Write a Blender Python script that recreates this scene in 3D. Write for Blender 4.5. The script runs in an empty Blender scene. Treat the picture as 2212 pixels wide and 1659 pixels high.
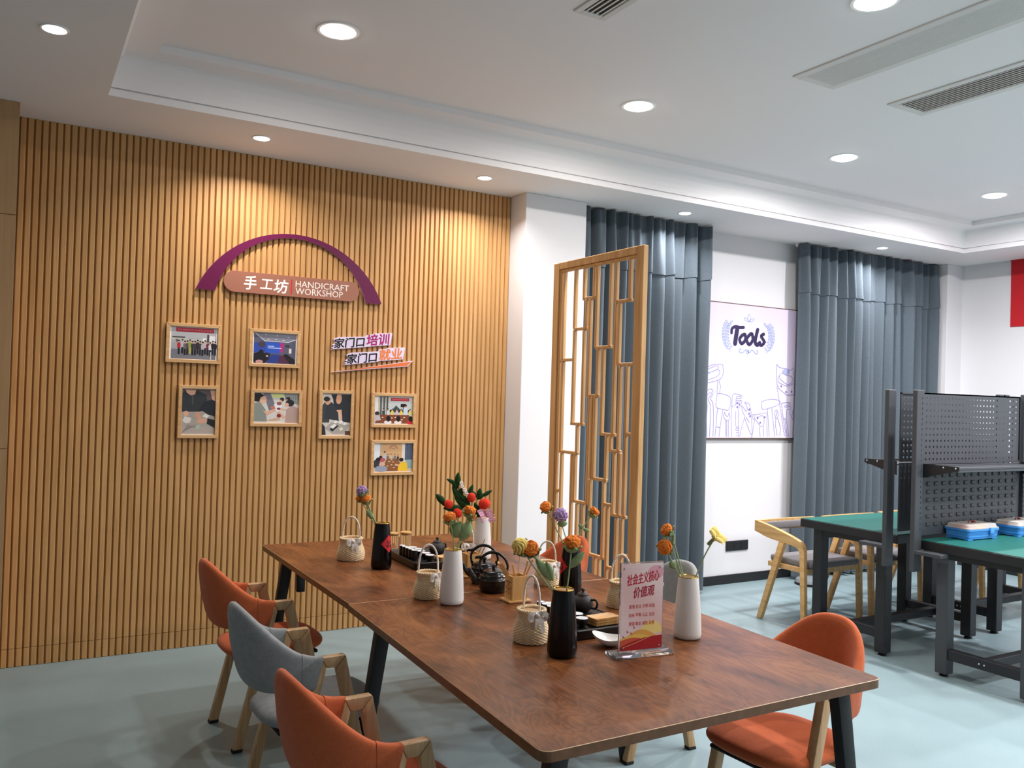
import bpy, bmesh, math, random
from mathutils import Vector, Matrix, noise
random.seed(7)
C = bpy.context.scene.collection
SC = bpy.context.scene
PI = math.pi
def R(d): return math.radians(d)
def lin(c): return c/12.92 if c <= .04045 else ((c+.055)/1.055)**2.4
def S(r, g, b): return (lin(r/255), lin(g/255), lin(b/255), 1)

# ---------------------------------------------------------------- camera
CAM_H = 1.56
yaw, pitch, roll, fpx = 0.526738874, 0.0145300179, 0.0295926438, 1835.27692
fw = Vector((math.sin(yaw)*math.cos(pitch), math.cos(yaw)*math.cos(pitch), math.sin(pitch)))
r0 = Vector((math.cos(yaw), -math.sin(yaw), 0)); u0 = r0.cross(fw)
rt = r0*math.cos(roll)+u0*math.sin(roll); up = -r0*math.sin(roll)+u0*math.cos(roll)
cam = bpy.data.cameras.new('camera'); cam.sensor_width = 36; cam.lens = fpx/2212*36
cam.clip_start = .05; cam.clip_end = 60
co = bpy.data.objects.new('camera', cam); C.objects.link(co)
co.matrix_world = Matrix(((rt.x, up.x, -fw.x, 0), (rt.y, up.y, -fw.y, 0), (rt.z, up.z, -fw.z, CAM_H), (0, 0, 0, 1)))
SC.camera = co
# ---------------------------------------------------------------- world and exposure
w = bpy.data.worlds.new('world'); SC.world = w; w.use_nodes = True
w.node_tree.nodes['Background'].inputs[0].default_value = (.6, .65, .7, 1)
w.node_tree.nodes['Background'].inputs[1].default_value = .05
SC.view_settings.view_transform = 'Standard'; SC.view_settings.look = 'None'
SC.view_settings.gamma = 1; SC.view_settings.use_curve_mapping = False
SC.view_settings.exposure = 0.0
# lamp powers (watts) and tints; the lamps themselves are made with their fittings
P_MAIN, P_SPOT = 27.0, 9.0
TINT_WARM, TINT_COOL = (1, .91, .83), (1, .965, 1)
def lamp(name, x, y, z, size, power, col, parent, spread=180):
    l = bpy.data.lights.new(name, 'AREA'); l.shape = 'DISK'; l.size = size; l.energy = power; l.color = col; l.spread = R(spread)
    o = bpy.data.objects.new(name, l); C.objects.link(o); o.location = (x, y, z); o.parent = parent
    return o

# ---------------------------------------------------------------- materials
def new_mat(name):
    m = bpy.data.materials.new(name); m.use_nodes = True
    return m, m.node_tree.nodes, m.node_tree.links, m.node_tree.nodes['Principled BSDF']
def plain(name, col, rough=.5, metal=0, bump=0, bscale=200, spec=.5, emit=None, estr=0, trans=0, var=0, vscale=8, sheen=0, coat=0):
    m, N, L, P = new_mat(name)
    P.inputs['Base Color'].default_value = col; P.inputs['Roughness'].default_value = rough
    P.inputs['Metallic'].default_value = metal; P.inputs['Specular IOR Level'].default_value = spec
    if trans: P.inputs['Transmission Weight'].default_value = trans
    if sheen: P.inputs['Sheen Weight'].default_value = sheen
    if coat: P.inputs['Coat Weight'].default_value = coat
    if emit: P.inputs['Emission Color'].default_value = emit; P.inputs['Emission Strength'].default_value = estr
    if bump or var:
        tc = N.new('ShaderNodeTexCoord'); nz = N.new('ShaderNodeTexNoise'); L.new(tc.outputs['Object'], nz.inputs['Vector'])
    if bump:
        nz.inputs['Scale'].default_value = bscale; nz.inputs['Detail'].default_value = 3
        b = N.new('ShaderNodeBump'); b.inputs['Strength'].default_value = bump; b.inputs['Distance'].default_value = .002
        L.new(nz.outputs['Fac'], b.inputs['Height']); L.new(b.outputs['Normal'], P.inputs['Normal'])
    if var:
        n2 = N.new('ShaderNodeTexNoise'); n2.inputs['Scale'].default_value = vscale; n2.inputs['Detail'].default_value = 4
        L.new(tc.outputs['Object'], n2.inputs['Vector'])
        cr = N.new('ShaderNodeValToRGB'); e = cr.color_ramp.elements
        e[0].position = .3; e[1].position = .7
        e[0].color = tuple(max(0, c*(1-var)) for c in col[:3])+(1,); e[1].color = tuple(min(1, c*(1+var)) for c in col[:3])+(1,)
        L.new(n2.outputs['Fac'], cr.inputs['Fac']); L.new(cr.outputs['Color'], P.inputs['Base Color'])
    return m
def wood(name, dark, mid, light, axis, scale=1.0, rough=.45, fine=90, coat=0, rnd=.0, spec=.5):
    """grain runs along the object axis 0/1/2"""
    m, N, L, P = new_mat(name)
    tc = N.new('ShaderNodeTexCoord'); mp = N.new('ShaderNodeMapping')
    sc = [14*scale]*3; sc[axis] = 1.1*scale; mp.inputs['Scale'].default_value = sc
    L.new(tc.outputs['Object'], mp.inputs['Vector'])
    if rnd:
        oi = N.new('ShaderNodeObjectInfo'); mm = N.new('ShaderNodeMath'); mm.operation = 'MULTIPLY'; mm.inputs[1].default_value = 30
        L.new(oi.outputs['Random'], mm.inputs[0]); L.new(mm.outputs[0], mp.inputs['Location'])
    n1 = N.new('ShaderNodeTexNoise'); n1.inputs['Scale'].default_value = 1.2; n1.inputs['Detail'].default_value = 6; n1.inputs['Distortion'].default_value = .8
    L.new(mp.outputs['Vector'], n1.inputs['Vector'])
    mp2 = N.new('ShaderNodeMapping'); s2 = [fine]*3; s2[axis] = 3; mp2.inputs['Scale'].default_value = s2
    L.new(tc.outputs['Object'], mp2.inputs['Vector'])
    n2 = N.new('ShaderNodeTexNoise'); n2.inputs['Scale'].default_value = 1; n2.inputs['Detail'].default_value = 3
    L.new(mp2.outputs['Vector'], n2.inputs['Vector'])
    mx = N.new('ShaderNodeMix'); mx.data_type = 'FLOAT'; mx.inputs[0].default_value = .35
    L.new(n1.outputs['Fac'], mx.inputs[2]); L.new(n2.outputs['Fac'], mx.inputs[3])
    cr = N.new('ShaderNodeValToRGB'); e = cr.color_ramp.elements
    e[0].position = .33; e[0].color = dark; e[1].position = .68; e[1].color = light
    k = e.new(.5); k.color = mid
    L.new(mx.outputs[0], cr.inputs['Fac']); L.new(cr.outputs['Color'], P.inputs['Base Color'])
    P.inputs['Roughness'].default_value = rough; P.inputs['Specular IOR Level'].default_value = spec
    if coat: P.inputs['Coat Weight'].default_value = coat; P.inputs['Coat Roughness'].default_value = .25
    b = N.new('ShaderNodeBump'); b.inputs['Strength'].default_value = .12; b.inputs['Distance'].default_value = .001
    L.new(mx.outputs[0], b.inputs['Height']); L.new(b.outputs['Normal'], P.inputs['Normal'])
    return m
def vcol(name, rough=.5, spec=.4, coat=0):
    m, N, L, P = new_mat(name)
    a = N.new('ShaderNodeVertexColor'); a.layer_name = 'Col'
    L.new(a.outputs['Color'], P.inputs['Base Color']); P.inputs['Roughness'].default_value = rough
    P.inputs['Specular IOR Level'].default_value = spec
    if coat: P.inputs['Coat Weight'].default_value = coat; P.inputs['Coat Roughness'].default_value = .08
    return m
def fabric(name, a, b, scale=600, rough=.95, bump=.35):
    m, N, L, P = new_mat(name)
    tc = N.new('ShaderNodeTexCoord')
    def wv(rot):
        mp = N.new('ShaderNodeMapping'); mp.inputs['Rotation'].default_value = rot; L.new(tc.outputs['Object'], mp.inputs['Vector'])
        n = N.new('ShaderNodeTexNoise'); n.inputs['Scale'].default_value = scale; n.inputs['Detail'].default_value = 2
        L.new(mp.outputs['Vector'], n.inputs['Vector']); return n
    n1 = wv((0, 0, 0)); n2 = N.new('ShaderNodeTexNoise'); n2.inputs['Scale'].default_value = 45; n2.inputs['Detail'].default_value = 6
    L.new(tc.outputs['Object'], n2.inputs['Vector'])
    mx = N.new('ShaderNodeMix'); mx.data_type = 'FLOAT'; mx.inputs[0].default_value = .2
    L.new(n1.outputs['Fac'], mx.inputs[2]); L.new(n2.outputs['Fac'], mx.inputs[3])
    cr = N.new('ShaderNodeValToRGB'); e = cr.color_ramp.elements
    e[0].position = .35; e[0].color = a; e[1].position = .65; e[1].color = b
    L.new(mx.outputs[0], cr.inputs['Fac']); L.new(cr.outputs['Color'], P.inputs['Base Color'])
    P.inputs['Roughness'].default_value = rough; P.inputs['Specular IOR Level'].default_value = .15; P.inputs['Sheen Weight'].default_value = .15
    bp = N.new('ShaderNodeBump'); bp.inputs['Strength'].default_value = bump; bp.inputs['Distance'].default_value = .001
    L.new(n1.outputs['Fac'], bp.inputs['Height']); L.new(bp.outputs['Normal'], P.inputs['Normal'])
    return m

M = dict(
    white_wall=plain('white_wall', S(226, 226, 228), .85, bump=.05, bscale=300),
    ceiling=plain('ceiling_paint', S(238, 236, 236), .9),
    slat=wood('slat_veneer', S(184, 138, 84), S(200, 154, 98), S(212, 168, 112), 2, 1.0, .5, 120, rnd=1),
    slat_back=wood('slat_groove', S(160, 116, 66), S(172, 126, 74), S(182, 136, 82), 2, 1.0, .6, 120),
    pier=wood('pier_panel', S(172, 134, 92), S(182, 144, 100), S(192, 154, 110), 2, .8, .5, 60),
    floor=None,
    edge=plain('table_edge', S(116, 78, 46), .4, var=.2, vscale=30),
    edge_highlight=plain('table_edge_highlight', S(214, 178, 132), .35),  # highlight on the tabletop's upper edge, painted in as a pale line
    black_metal=plain('black_steel', S(17, 18, 21), .5, 0),
    graphite=plain('graphite_steel', S(66, 70, 75), .5, .2, bump=.08, bscale=900),
    dark_steel=plain('dark_bench_steel', S(34, 36, 40), .5, .2),
    green=plain('green_mat', S(22, 98, 90), .45, bump=.05, bscale=800),
    oak=wood('chair_oak', S(168, 130, 88), S(194, 156, 112), S(212, 176, 132), 2, 1.6, .45, 150, rnd=1),
    ash=wood('bench_chair_ash', S(190, 148, 92), S(210, 168, 110), S(222, 184, 130), 0, 1.5, .45, 120, rnd=1),
    pine=wood('lattice_pine', S(186, 138, 86), S(210, 164, 108), S(226, 184, 130), 2, 1.6, .4, 110, rnd=1),
    frame=wood('frame_wood', S(196, 150, 98), S(210, 168, 116), S(222, 184, 134), 0, 2, .5, 100),
    bamboo=wood('bamboo', S(190, 140, 80), S(208, 160, 98), S(222, 178, 116), 2, 2, .45, 140),
    orange=fabric('orange_fabric', S(182, 88, 52), S(208, 110, 68)),
    grey=fabric('grey_fabric', S(124, 128, 130), S(166, 168, 168)),
    seat_grey=fabric('bench_seat_grey', S(108, 106, 108), S(136, 134, 136)),
    curtain=fabric('curtain_fabric', S(80, 91, 99), S(92, 103, 111), 300, .75, .05),
    black_gloss=plain('black_glaze', S(5, 5, 6), .16, spec=.3),
    black_satin=plain('black_satin', S(14, 13, 13), .35),
    iron=plain('black_iron', S(16, 16, 17), .22, .1, bump=.05, bscale=400),
    clay=plain('dark_clay', S(46, 40, 38), .6, bump=.1, bscale=500),
    white_glaze=plain('white_glaze', S(238, 236, 232), .3, var=.02),
    cup_white=plain('cup_white', S(240, 244, 248), .2),
    gold=plain('gold_rim', S(186, 146, 60), .25, 1),
    wicker=plain('wicker', S(232, 208, 168), .65, var=.10, vscale=60),
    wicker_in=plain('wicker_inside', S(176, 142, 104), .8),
    kraft=plain('kraft_wicker', S(150, 112, 76), .7, var=.12, vscale=60),
    cord=plain('white_cord', S(236, 228, 216), .85, bump=.4, bscale=600),
    lace=plain('white_lace', S(248, 244, 238), .9, bump=.3, bscale=260),
    stem=plain('stem_green', S(170, 192, 142), .8),
    leaf=plain('wool_leaf', S(146, 172, 122), .95, bump=.4, bscale=350, var=.15, vscale=40),
    dark_leaf=plain('dark_leaf', S(22, 66, 20), .9, bump=.5, bscale=500, var=.35, vscale=40),
    y_orange=plain('orange_wool', S(252, 140, 52), .95, bump=.4, bscale=420, var=.12, vscale=60),
    y_lilac=plain('lilac_wool', S(222, 194, 234), .95, bump=.5, bscale=420),
    y_yellow=plain('yellow_wool', S(254, 226, 130), .95, bump=.6, bscale=420),
    y_red=plain('red_wool', S(238, 58, 34), .95, bump=.5, bscale=420),
    y_pink=plain('pink_lace', S(240, 182, 206), .95, bump=.6, bscale=300),
    y_white=plain('white_wool', S(244, 236, 222), .95, bump=.5, bscale=420),
    blue=plain('blue_plastic', S(66, 144, 226), .35),
    purple=plain('purple_acrylic', S(100, 14, 66), .3),
    brown_sign=plain('brown_acrylic', S(160, 106, 86), .35),
    white_board=plain('white_board', S(226, 214, 240), .4),
    red_cloth=plain('red_cloth', S(196, 22, 34), .8),
    lamp_on=plain('lamp_diffuser', (1, 1, 1, 1), .5, emit=(1, .98, .95, 1), estr=14),
    lamp_rim=plain('lamp_rim', S(240, 240, 238), .4),
    vent_white=plain('vent_white', S(218, 217, 213), .5),
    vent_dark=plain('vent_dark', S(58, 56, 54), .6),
    glass=plain('glass', (1, 1, 1, 1), .02, trans=1, spec=.5),
    acrylic=plain('clear_acrylic', (.97, .98, 1, 1), .03, trans=.95),
    frosted=plain('frosted_lid', S(236, 232, 226), .25, trans=.55),
    chrome=plain('bolt_steel', S(200, 202, 204), .25, 1),
    rubber=plain('rubber_foot', S(22, 20, 20), .7),
    socket=plain('socket_black', S(34, 36, 40), .35),
    skirting=plain('skirting_black', S(26, 27, 30), .4),
    grey_plastic=plain('grey_plastic', S(128, 136, 140), .4),
    print=vcol('print', .45), photo=vcol('photo_print', .3, coat=.3), contents=vcol('box_contents', .5),
)
M['glass'].node_tree.nodes['Principled BSDF'].inputs['IOR'].default_value = 1.25
def floor_mat():
    m, N, L, P = new_mat('vinyl_floor')
    tc = N.new('ShaderNodeTexCoord')
    n = N.new('ShaderNodeTexNoise'); n.inputs['Scale'].default_value = 1.6; n.inputs['Detail'].default_value = 5
    n2 = N.new('ShaderNodeTexNoise'); n2.inputs['Scale'].default_value = 120; n2.inputs['Detail'].default_value = 3
    L.new(tc.outputs['Object'], n.inputs['Vector']); L.new(tc.outputs['Object'], n2.inputs['Vector'])
    mx = N.new('ShaderNodeMix'); mx.data_type = 'FLOAT'; mx.inputs[0].default_value = .4
    L.new(n.outputs['Fac'], mx.inputs[2]); L.new(n2.outputs['Fac'], mx.inputs[3])
    cr = N.new('ShaderNodeValToRGB'); e = cr.color_ramp.elements
    e[0].position = .35; e[0].color = S(128, 150, 155); e[1].position = .65; e[1].color = S(141, 163, 168)
    L.new(mx.outputs[0], cr.inputs['Fac']); L.new(cr.outputs['Color'], P.inputs['Base Color'])
    P.inputs['Roughness'].default_value = .38; P.inputs['Specular IOR Level'].default_value = .35
    return m
M['floor'] = floor_mat()
def table_mat():
    m, N, L, P = new_mat('walnut_top')
    tc = N.new('ShaderNodeTexCoord')
    def nz(sc, scale, det, dist, loc=(0, 0, 0)):
        mp = N.new('ShaderNodeMapping'); mp.inputs['Scale'].default_value = sc; mp.inputs['Location'].default_value = loc; L.new(tc.outputs['Object'], mp.inputs['Vector'])
        n = N.new('ShaderNodeTexNoise'); n.inputs['Scale'].default_value = scale; n.inputs['Detail'].default_value = det; n.inputs['Distortion'].default_value = dist
        L.new(mp.outputs['Vector'], n.inputs['Vector']); return n
    def math_(op, a, b=None, v=None):
        k = N.new('ShaderNodeMath'); k.operation = op; L.new(a, k.inputs[0])
        if b is not None: L.new(b, k.inputs[1])
        if v is not None: k.inputs[1].default_value = v
        return k.outputs[0]
    big = nz((3.2, 1.0, 1), 1.7, 3, 1.4); lines = math_('SINE', math_('MULTIPLY', big.outputs['Fac'], v=95)); lines = math_('MULTIPLY', lines, v=.05)
    blot = nz((3.0, 1.3, 1), 2.2, 5, .6, (3, 1, 0)); fine = nz((150, 6, 1), 1, 3, .2)
    a = math_('ADD', math_('MULTIPLY', blot.outputs['Fac'], v=.75), lines); a = math_('ADD', a, math_('MULTIPLY', fine.outputs['Fac'], v=.25))
    cr = N.new('ShaderNodeValToRGB'); e = cr.color_ramp.elements
    e[0].position = .33; e[0].color = S(72, 40, 20); e[1].position = .68; e[1].color = S(142, 90, 50); k = e.new(.5); k.color = S(112, 65, 34)
    L.new(a, cr.inputs['Fac']); L.new(cr.outputs['Color'], P.inputs['Base Color'])
    P.inputs['Roughness'].default_value = .34; P.inputs['Specular IOR Level'].default_value = .28
    b = N.new('ShaderNodeBump'); b.inputs['Strength'].default_value = .08; b.inputs['Distance'].default_value = .001
    L.new(fine.outputs['Fac'], b.inputs['Height']); L.new(b.outputs['Normal'], P.inputs['Normal'])
    return m
M['table'] = table_mat()

# ---------------------------------------------------------------- mesh helpers
class MB:
    def __init__(s): s.v = []; s.f = []; s.mi = []; s.sm = []
    def add(s, vs, fs, mi=0, smooth=False):
        b = len(s.v); s.v += [tuple(p) for p in vs]
        for f in fs: s.f.append([b+i for i in f]); s.mi.append(mi); s.sm.append(smooth)
        return s
    def box(s, x0, x1, y0, y1, z0, z1, mi=0):
        vs = [(x, y, z) for z in (z0, z1) for y in (y0, y1) for x in (x0, x1)]
        return s.add(vs, [(0, 2, 3, 1), (4, 5, 7, 6), (0, 1, 5, 4), (2, 6, 7, 3), (0, 4, 6, 2), (1, 3, 7, 5)], mi)
    def bbox(s, x0, x1, y0, y1, z0, z1, r=.004, seg=2, mi=0, T=None):
        bm = bmesh.new(); bmesh.ops.create_cube(bm, size=1)
        for v in bm.verts: v.co = Vector(((x0+x1)/2+v.co.x*(x1-x0), (y0+y1)/2+v.co.y*(y1-y0), (z0+z1)/2+v.co.z*(z1-z0)))
        bmesh.ops.bevel(bm, geom=list(bm.edges), offset=r, segments=seg, profile=.5, affect='EDGES')
        return s.frombm(bm, mi, T)
    def frombm(s, bm, mi=0, T=None, smooth=True):
        bm.verts.index_update(); vs = [(T @ v.co if T else v.co) for v in bm.verts]
        s.add(vs, [[v.index for v in f.verts] for f in bm.faces], mi, smooth); bm.free(); return s
    def prism(s, poly, a, b, axis=1, mi=0, smooth=False):
        """poly = 2D points; axis = extrusion axis (0: poly is (y,z); 1: (x,z); 2: (x,y))"""
        n = len(poly)
        def P(p, t): return (t, p[0], p[1]) if axis == 0 else ((p[0], t, p[1]) if axis == 1 else (p[0], p[1], t))
        vs = [P(p, a) for p in poly]+[P(p, b) for p in poly]
        fs = [tuple(range(n))[::-1], tuple(range(n, 2*n))]+[(i, (i+1) % n, n+(i+1) % n, n+i) for i in range(n)]
        return s.add(vs, fs, mi, smooth)
    def rprism(s, poly, a, b, axis=1, r=.005, mi=0, seg=2):
        bm = bmesh.new(); t = MB().prism(poly, a, b, axis)
        vs = [bm.verts.new(p) for p in t.v]
        for f in t.f: bm.faces.new([vs[i] for i in f])
        bmesh.ops.recalc_face_normals(bm, faces=bm.faces)
        bmesh.ops.bevel(bm, geom=list(bm.edges), offset=r, segments=seg, profile=.5, affect='EDGES', clamp_overlap=True)
        return s.frombm(bm, mi)
    def tube(s, path, rad, n=8, mi=0, caps=True, flat=1.0):
        path = [Vector(p) for p in path]; m = len(path); rads = rad if isinstance(rad, (list, tuple)) else [rad]*m
        vs = []; up0 = None
        for i, p in enumerate(path):
            d = (path[min(i+1, m-1)]-path[max(i-1, 0)]).normalized()
            if up0 is None: up0 = Vector((0, 0, 1)) if abs(d.z) < .9 else Vector((1, 0, 0))
            a = d.cross(up0).normalized(); b = a.cross(d).normalized(); up0 = b
            for k in range(n):
                t = 2*PI*k/n; vs.append(p+a*math.cos(t)*rads[i]+b*math.sin(t)*rads[i]*flat)
        fs = [(i*n+k, i*n+(k+1) % n, (i+1)*n+(k+1) % n, (i+1)*n+k) for i in range(m-1) for k in range(n)]
        if caps: fs += [tuple(range(n))[::-1], tuple((m-1)*n+k for k in range(n))]
        return s.add(vs, fs, mi, True)
    def lathe(s, prof, n=32, cx=0, cy=0, mi=0, rf=None, close=False):
        vs = []
        for j, (r, z) in enumerate(prof):
            for k in range(n):
                t = 2*PI*k/n; q = r if rf is None else rf(r, z, t, j)
                vs.append((cx+q*math.cos(t), cy+q*math.sin(t), z))
        m = len(prof); fs = [(i*n+k, i*n+(k+1) % n, (i+1)*n+(k+1) % n, (i+1)*n+k) for i in range(m-1) for k in range(n)]
        if prof[0][0] > 1e-5: fs.append(tuple(range(n))[::-1])
        if prof[-1][0] > 1e-5 and not close: fs.append(tuple((m-1)*n+k for k in range(n)))
        return s.add(vs, fs, mi, True)
    def sphere(s, c, r, nu=20, nv=12, disp=None, sz=(1, 1, 1), mi=0, Rm=None):
        vs = []; c = Vector(c)
        for j in range(nv+1):
            th = PI*j/nv
            for k in range(nu):
                ph = 2*PI*k/nu; d = Vector((math.sin(th)*math.cos(ph), math.sin(th)*math.sin(ph), math.cos(th)))
                q = r*(1+(disp(th, ph, d) if disp else 0)); p = Vector((d.x*q*sz[0], d.y*q*sz[1], d.z*q*sz[2]))
                vs.append(c+(Rm @ p if Rm else p))
        fs = [(j*nu+k, (j+1)*nu+k, (j+1)*nu+(k+1) % nu, j*nu+(k+1) % nu) for j in range(nv) for k in range(nu)]
        return s.add(vs, fs, mi, True)
    def grid(s, nu, nv, f, mi=0, smooth=True, cu=False, cv=False):
        vs = [f(i/(nu if cu else nu-1), j/(nv if cv else nv-1)) for j in range(nv) for i in range(nu)]
        fs = [(j*nu+i, j*nu+(i+1) % nu, ((j+1) % nv)*nu+(i+1) % nu, ((j+1) % nv)*nu+i) for j in range(nv if cv else nv-1) for i in range(nu if cu else nu-1)]
        return s.add(vs, fs, mi, smooth)
    def mesh(s, name, mats, ang=35):
        me = bpy.data.meshes.new(name); me.from_pydata(s.v, [], s.f)
        for m in (mats if isinstance(mats, (list, tuple)) else [mats]): me.materials.append(m)
        me.polygons.foreach_set('material_index', s.mi); me.polygons.foreach_set('use_smooth', [bool(x) for x in s.sm])
        me.validate(); bm = bmesh.new(); bm.from_mesh(me)
        bmesh.ops.remove_doubles(bm, verts=bm.verts, dist=1e-6); bmesh.ops.recalc_face_normals(bm, faces=bm.faces); bm.to_mesh(me); bm.free()
        if any(s.sm): me.set_sharp_from_angle(angle=R(ang))
        me.update(); return me
    def build(s, name, mats, parent=None, loc=(0, 0, 0), rz=0, ang=35):
        o = bpy.data.objects.new(name, s.mesh(name, mats, ang)); C.objects.link(o)
        o.location = loc; o.rotation_euler[2] = rz
        if parent is not None: o.parent = parent
        return o
def tag(o, label=None, cat=None, group=None, kind=None):
    if label: o['label'] = label
    if cat: o['category'] = cat
    if group: o['group'] = group
    if kind: o['kind'] = kind
    return o
def thing(name, label, cat, loc=(0, 0, 0), rz=0, group=None):
    o = bpy.data.objects.new(name, None); C.objects.link(o); o.location = loc; o.rotation_euler[2] = rz
    o.empty_display_size = .05
    return tag(o, label, cat, group)
def kids(o): return [c for c in bpy.data.objects if c.parent == o]
def dup(root, loc, rz=None, label=None, group=None):
    r = root.copy(); C.objects.link(r); r.location = loc
    if rz is not None: r.rotation_euler[2] = rz
    if label: r['label'] = label
    if group: r['group'] = group
    for ch in root.children:
        c = ch.copy(); C.objects.link(c); c.parent = r
        for g in ch.children:
            d = g.copy(); C.objects.link(d); d.parent = c
    return r
def struct(o): o['kind'] = 'structure'; return o
def back(x, y, r):
    d = math.hypot(x, y); return x+r*x/d, y+r*y/d
def cat_rom(pts, n=6, closed=False):
    P = [Vector(p) for p in pts]; out = []; m = len(P)
    for i in range(m if closed else m-1):
        a = P[(i-1) % m] if closed or i > 0 else P[0]; b = P[i]; c = P[(i+1) % m]; d = P[(i+2) % m] if closed or i+2 < m else P[-1]
        for k in range(n):
            t = k/n; out.append(.5*((2*b)+(c-a)*t+(2*a-5*b+4*c-d)*t*t+(3*b-a-3*c+d)*t**3))
    if not closed: out.append(P[-1])
    return out
_tc = {}
def text2d(s, bold=0.0, shear=0.0, res=2):
    """flat triangulated glyph outlines in 2D, unit em"""
    key = (s, bold, shear, res)
    if key in _tc: return _tc[key]
    cu = bpy.data.curves.new('t', 'FONT'); cu.body = s; cu.resolution_u = res; cu.offset = bold; cu.shear = shear
    ob = bpy.data.objects.new('t', cu); C.objects.link(ob)
    me = bpy.data.meshes.new_from_object(ob.evaluated_get(bpy.context.evaluated_depsgraph_get()))
    r = ([(v.co.x, v.co.y) for v in me.vertices], [tuple(p.vertices) for p in me.polygons])
    bpy.data.objects.remove(ob); bpy.data.curves.remove(cu); bpy.data.meshes.remove(me)
    _tc[key] = r; return r
class Print:
    """flat print: coloured polygons in a 2D frame, a fraction of a millimetre apart, placed by a mapping to 3D"""
    def __init__(s, mapf, eps=.00025): s.m = mapf; s.eps = eps; s.v = []; s.f = []; s.c = []; s.k = 1
    def layer(s): s.k += 1; return s
    def poly(s, pts, col, fs=None):
        b = len(s.v); s.v += [tuple(s.m(p[0], p[1], s.k*s.eps)) for p in pts]
        for f in (fs or [tuple(range(len(pts)))]): s.f.append([b+i for i in f]); s.c.append(col)
        s.k += .12; return s
    def rect(s, x0, y0, x1, y1, col): return s.poly([(x0, y0), (x1, y0), (x1, y1), (x0, y1)], col)
    def ell(s, cx, cy, rx, ry, col, n=14, rot=0):
        c, q = math.cos(rot), math.sin(rot)
        return s.poly([(cx+rx*math.cos(2*PI*i/n)*c-ry*math.sin(2*PI*i/n)*q, cy+rx*math.cos(2*PI*i/n)*q+ry*math.sin(2*PI*i/n)*c) for i in range(n)], col)
    def gridfill(s, x0, y0, x1, y1, n, m, colf):
        for i in range(n):
            for j in range(m):
                a, b = x0+(x1-x0)*i/n, x0+(x1-x0)*(i+1)/n; c, d = y0+(y1-y0)*j/m, y0+(y1-y0)*(j+1)/m
                s.poly([(a, c), (b, c), (b, d), (a, d)], colf((a+b)/2, (c+d)/2)); s.k -= .12
        s.k += .5; return s
    def text(s, t, x, y, h, col, bold=0, shear=0, w=None, rot=0, center=False, sx=1, keep=False, fat=0):
        if fat:
            for dx, dy in ((fat, 0), (-fat, 0), (0, fat), (0, -fat), (fat*.7, fat*.7), (-fat*.7, -fat*.7)): s.text(t, x+dx*h, y+dy*h, h, col, bold, shear, w, rot, center, sx); s.k -= .6
        vs, fs = text2d(t, bold, shear)
        xs = [v[0] for v in vs]; ys = [v[1] for v in vs]; X0, X1, Y0, Y1 = min(xs), max(xs), min(ys), max(ys)
        if keep: Y0, Y1 = 0, .72
        k = h/(Y1-Y0); kx = (w/(X1-X0)) if w else k*sx; ox = (X0+X1)/2 if center else X0
        c, q = math.cos(rot), math.sin(rot)
        pts = [((v[0]-ox)*kx, (v[1]-Y0)*k) for v in vs]
        s.k += .5
        return s.poly([(x+p[0]*c-p[1]*q, y+p[0]*q+p[1]*c) for p in pts], col, fs)
    def stroke(s, pts, wd, col, n=5, closed=False, smooth=True):
        P = [Vector((p[0], p[1])) for p in pts]
        P3 = cat_rom([(p.x, p.y, 0) for p in P], n, closed) if smooth and len(P) > 2 else [Vector((p.x, p.y, 0)) for p in P]+([Vector((P[0].x, P[0].y, 0))] if closed else [])
        m = len(P3); vs = []
        if closed and smooth: P3.append(P3[0].copy()); m += 1
        for i, p in enumerate(P3):
            d = (P3[min(i+1, m-1)]-P3[max(i-1, 0)]); d = d.normalized() if d.length > 1e-9 else Vector((1, 0, 0))
            ww = wd(i/(m-1)) if callable(wd) else wd
            q = Vector((-d.y, d.x, 0))*ww/2; vs += [(p+q)[:2], (p-q)[:2]]
        return s.poly(vs, col, [(2*i, 2*i+1, 2*i+3, 2*i+2) for i in range(m-1)])
    def build(s, name, mat, parent=None):
        me = bpy.data.meshes.new(name); me.from_pydata(s.v, [], s.f); me.materials.append(mat)
        at = me.color_attributes.new('Col', 'FLOAT_COLOR', 'CORNER'); arr = []
        for p in me.polygons: arr += list(s.c[p.index])*p.loop_total
        at.data.foreach_set('color', arr); me.update()
        o = bpy.data.objects.new(name, me); C.objects.link(o)
        if parent is not None: o.parent = parent
        return o
def plane_map(O, U, V, N):
    O, U, V, N = Vector(O), Vector(U), Vector(V), Vector(N)
    return lambda x, y, e: O+U*x+V*y+N*e
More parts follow.
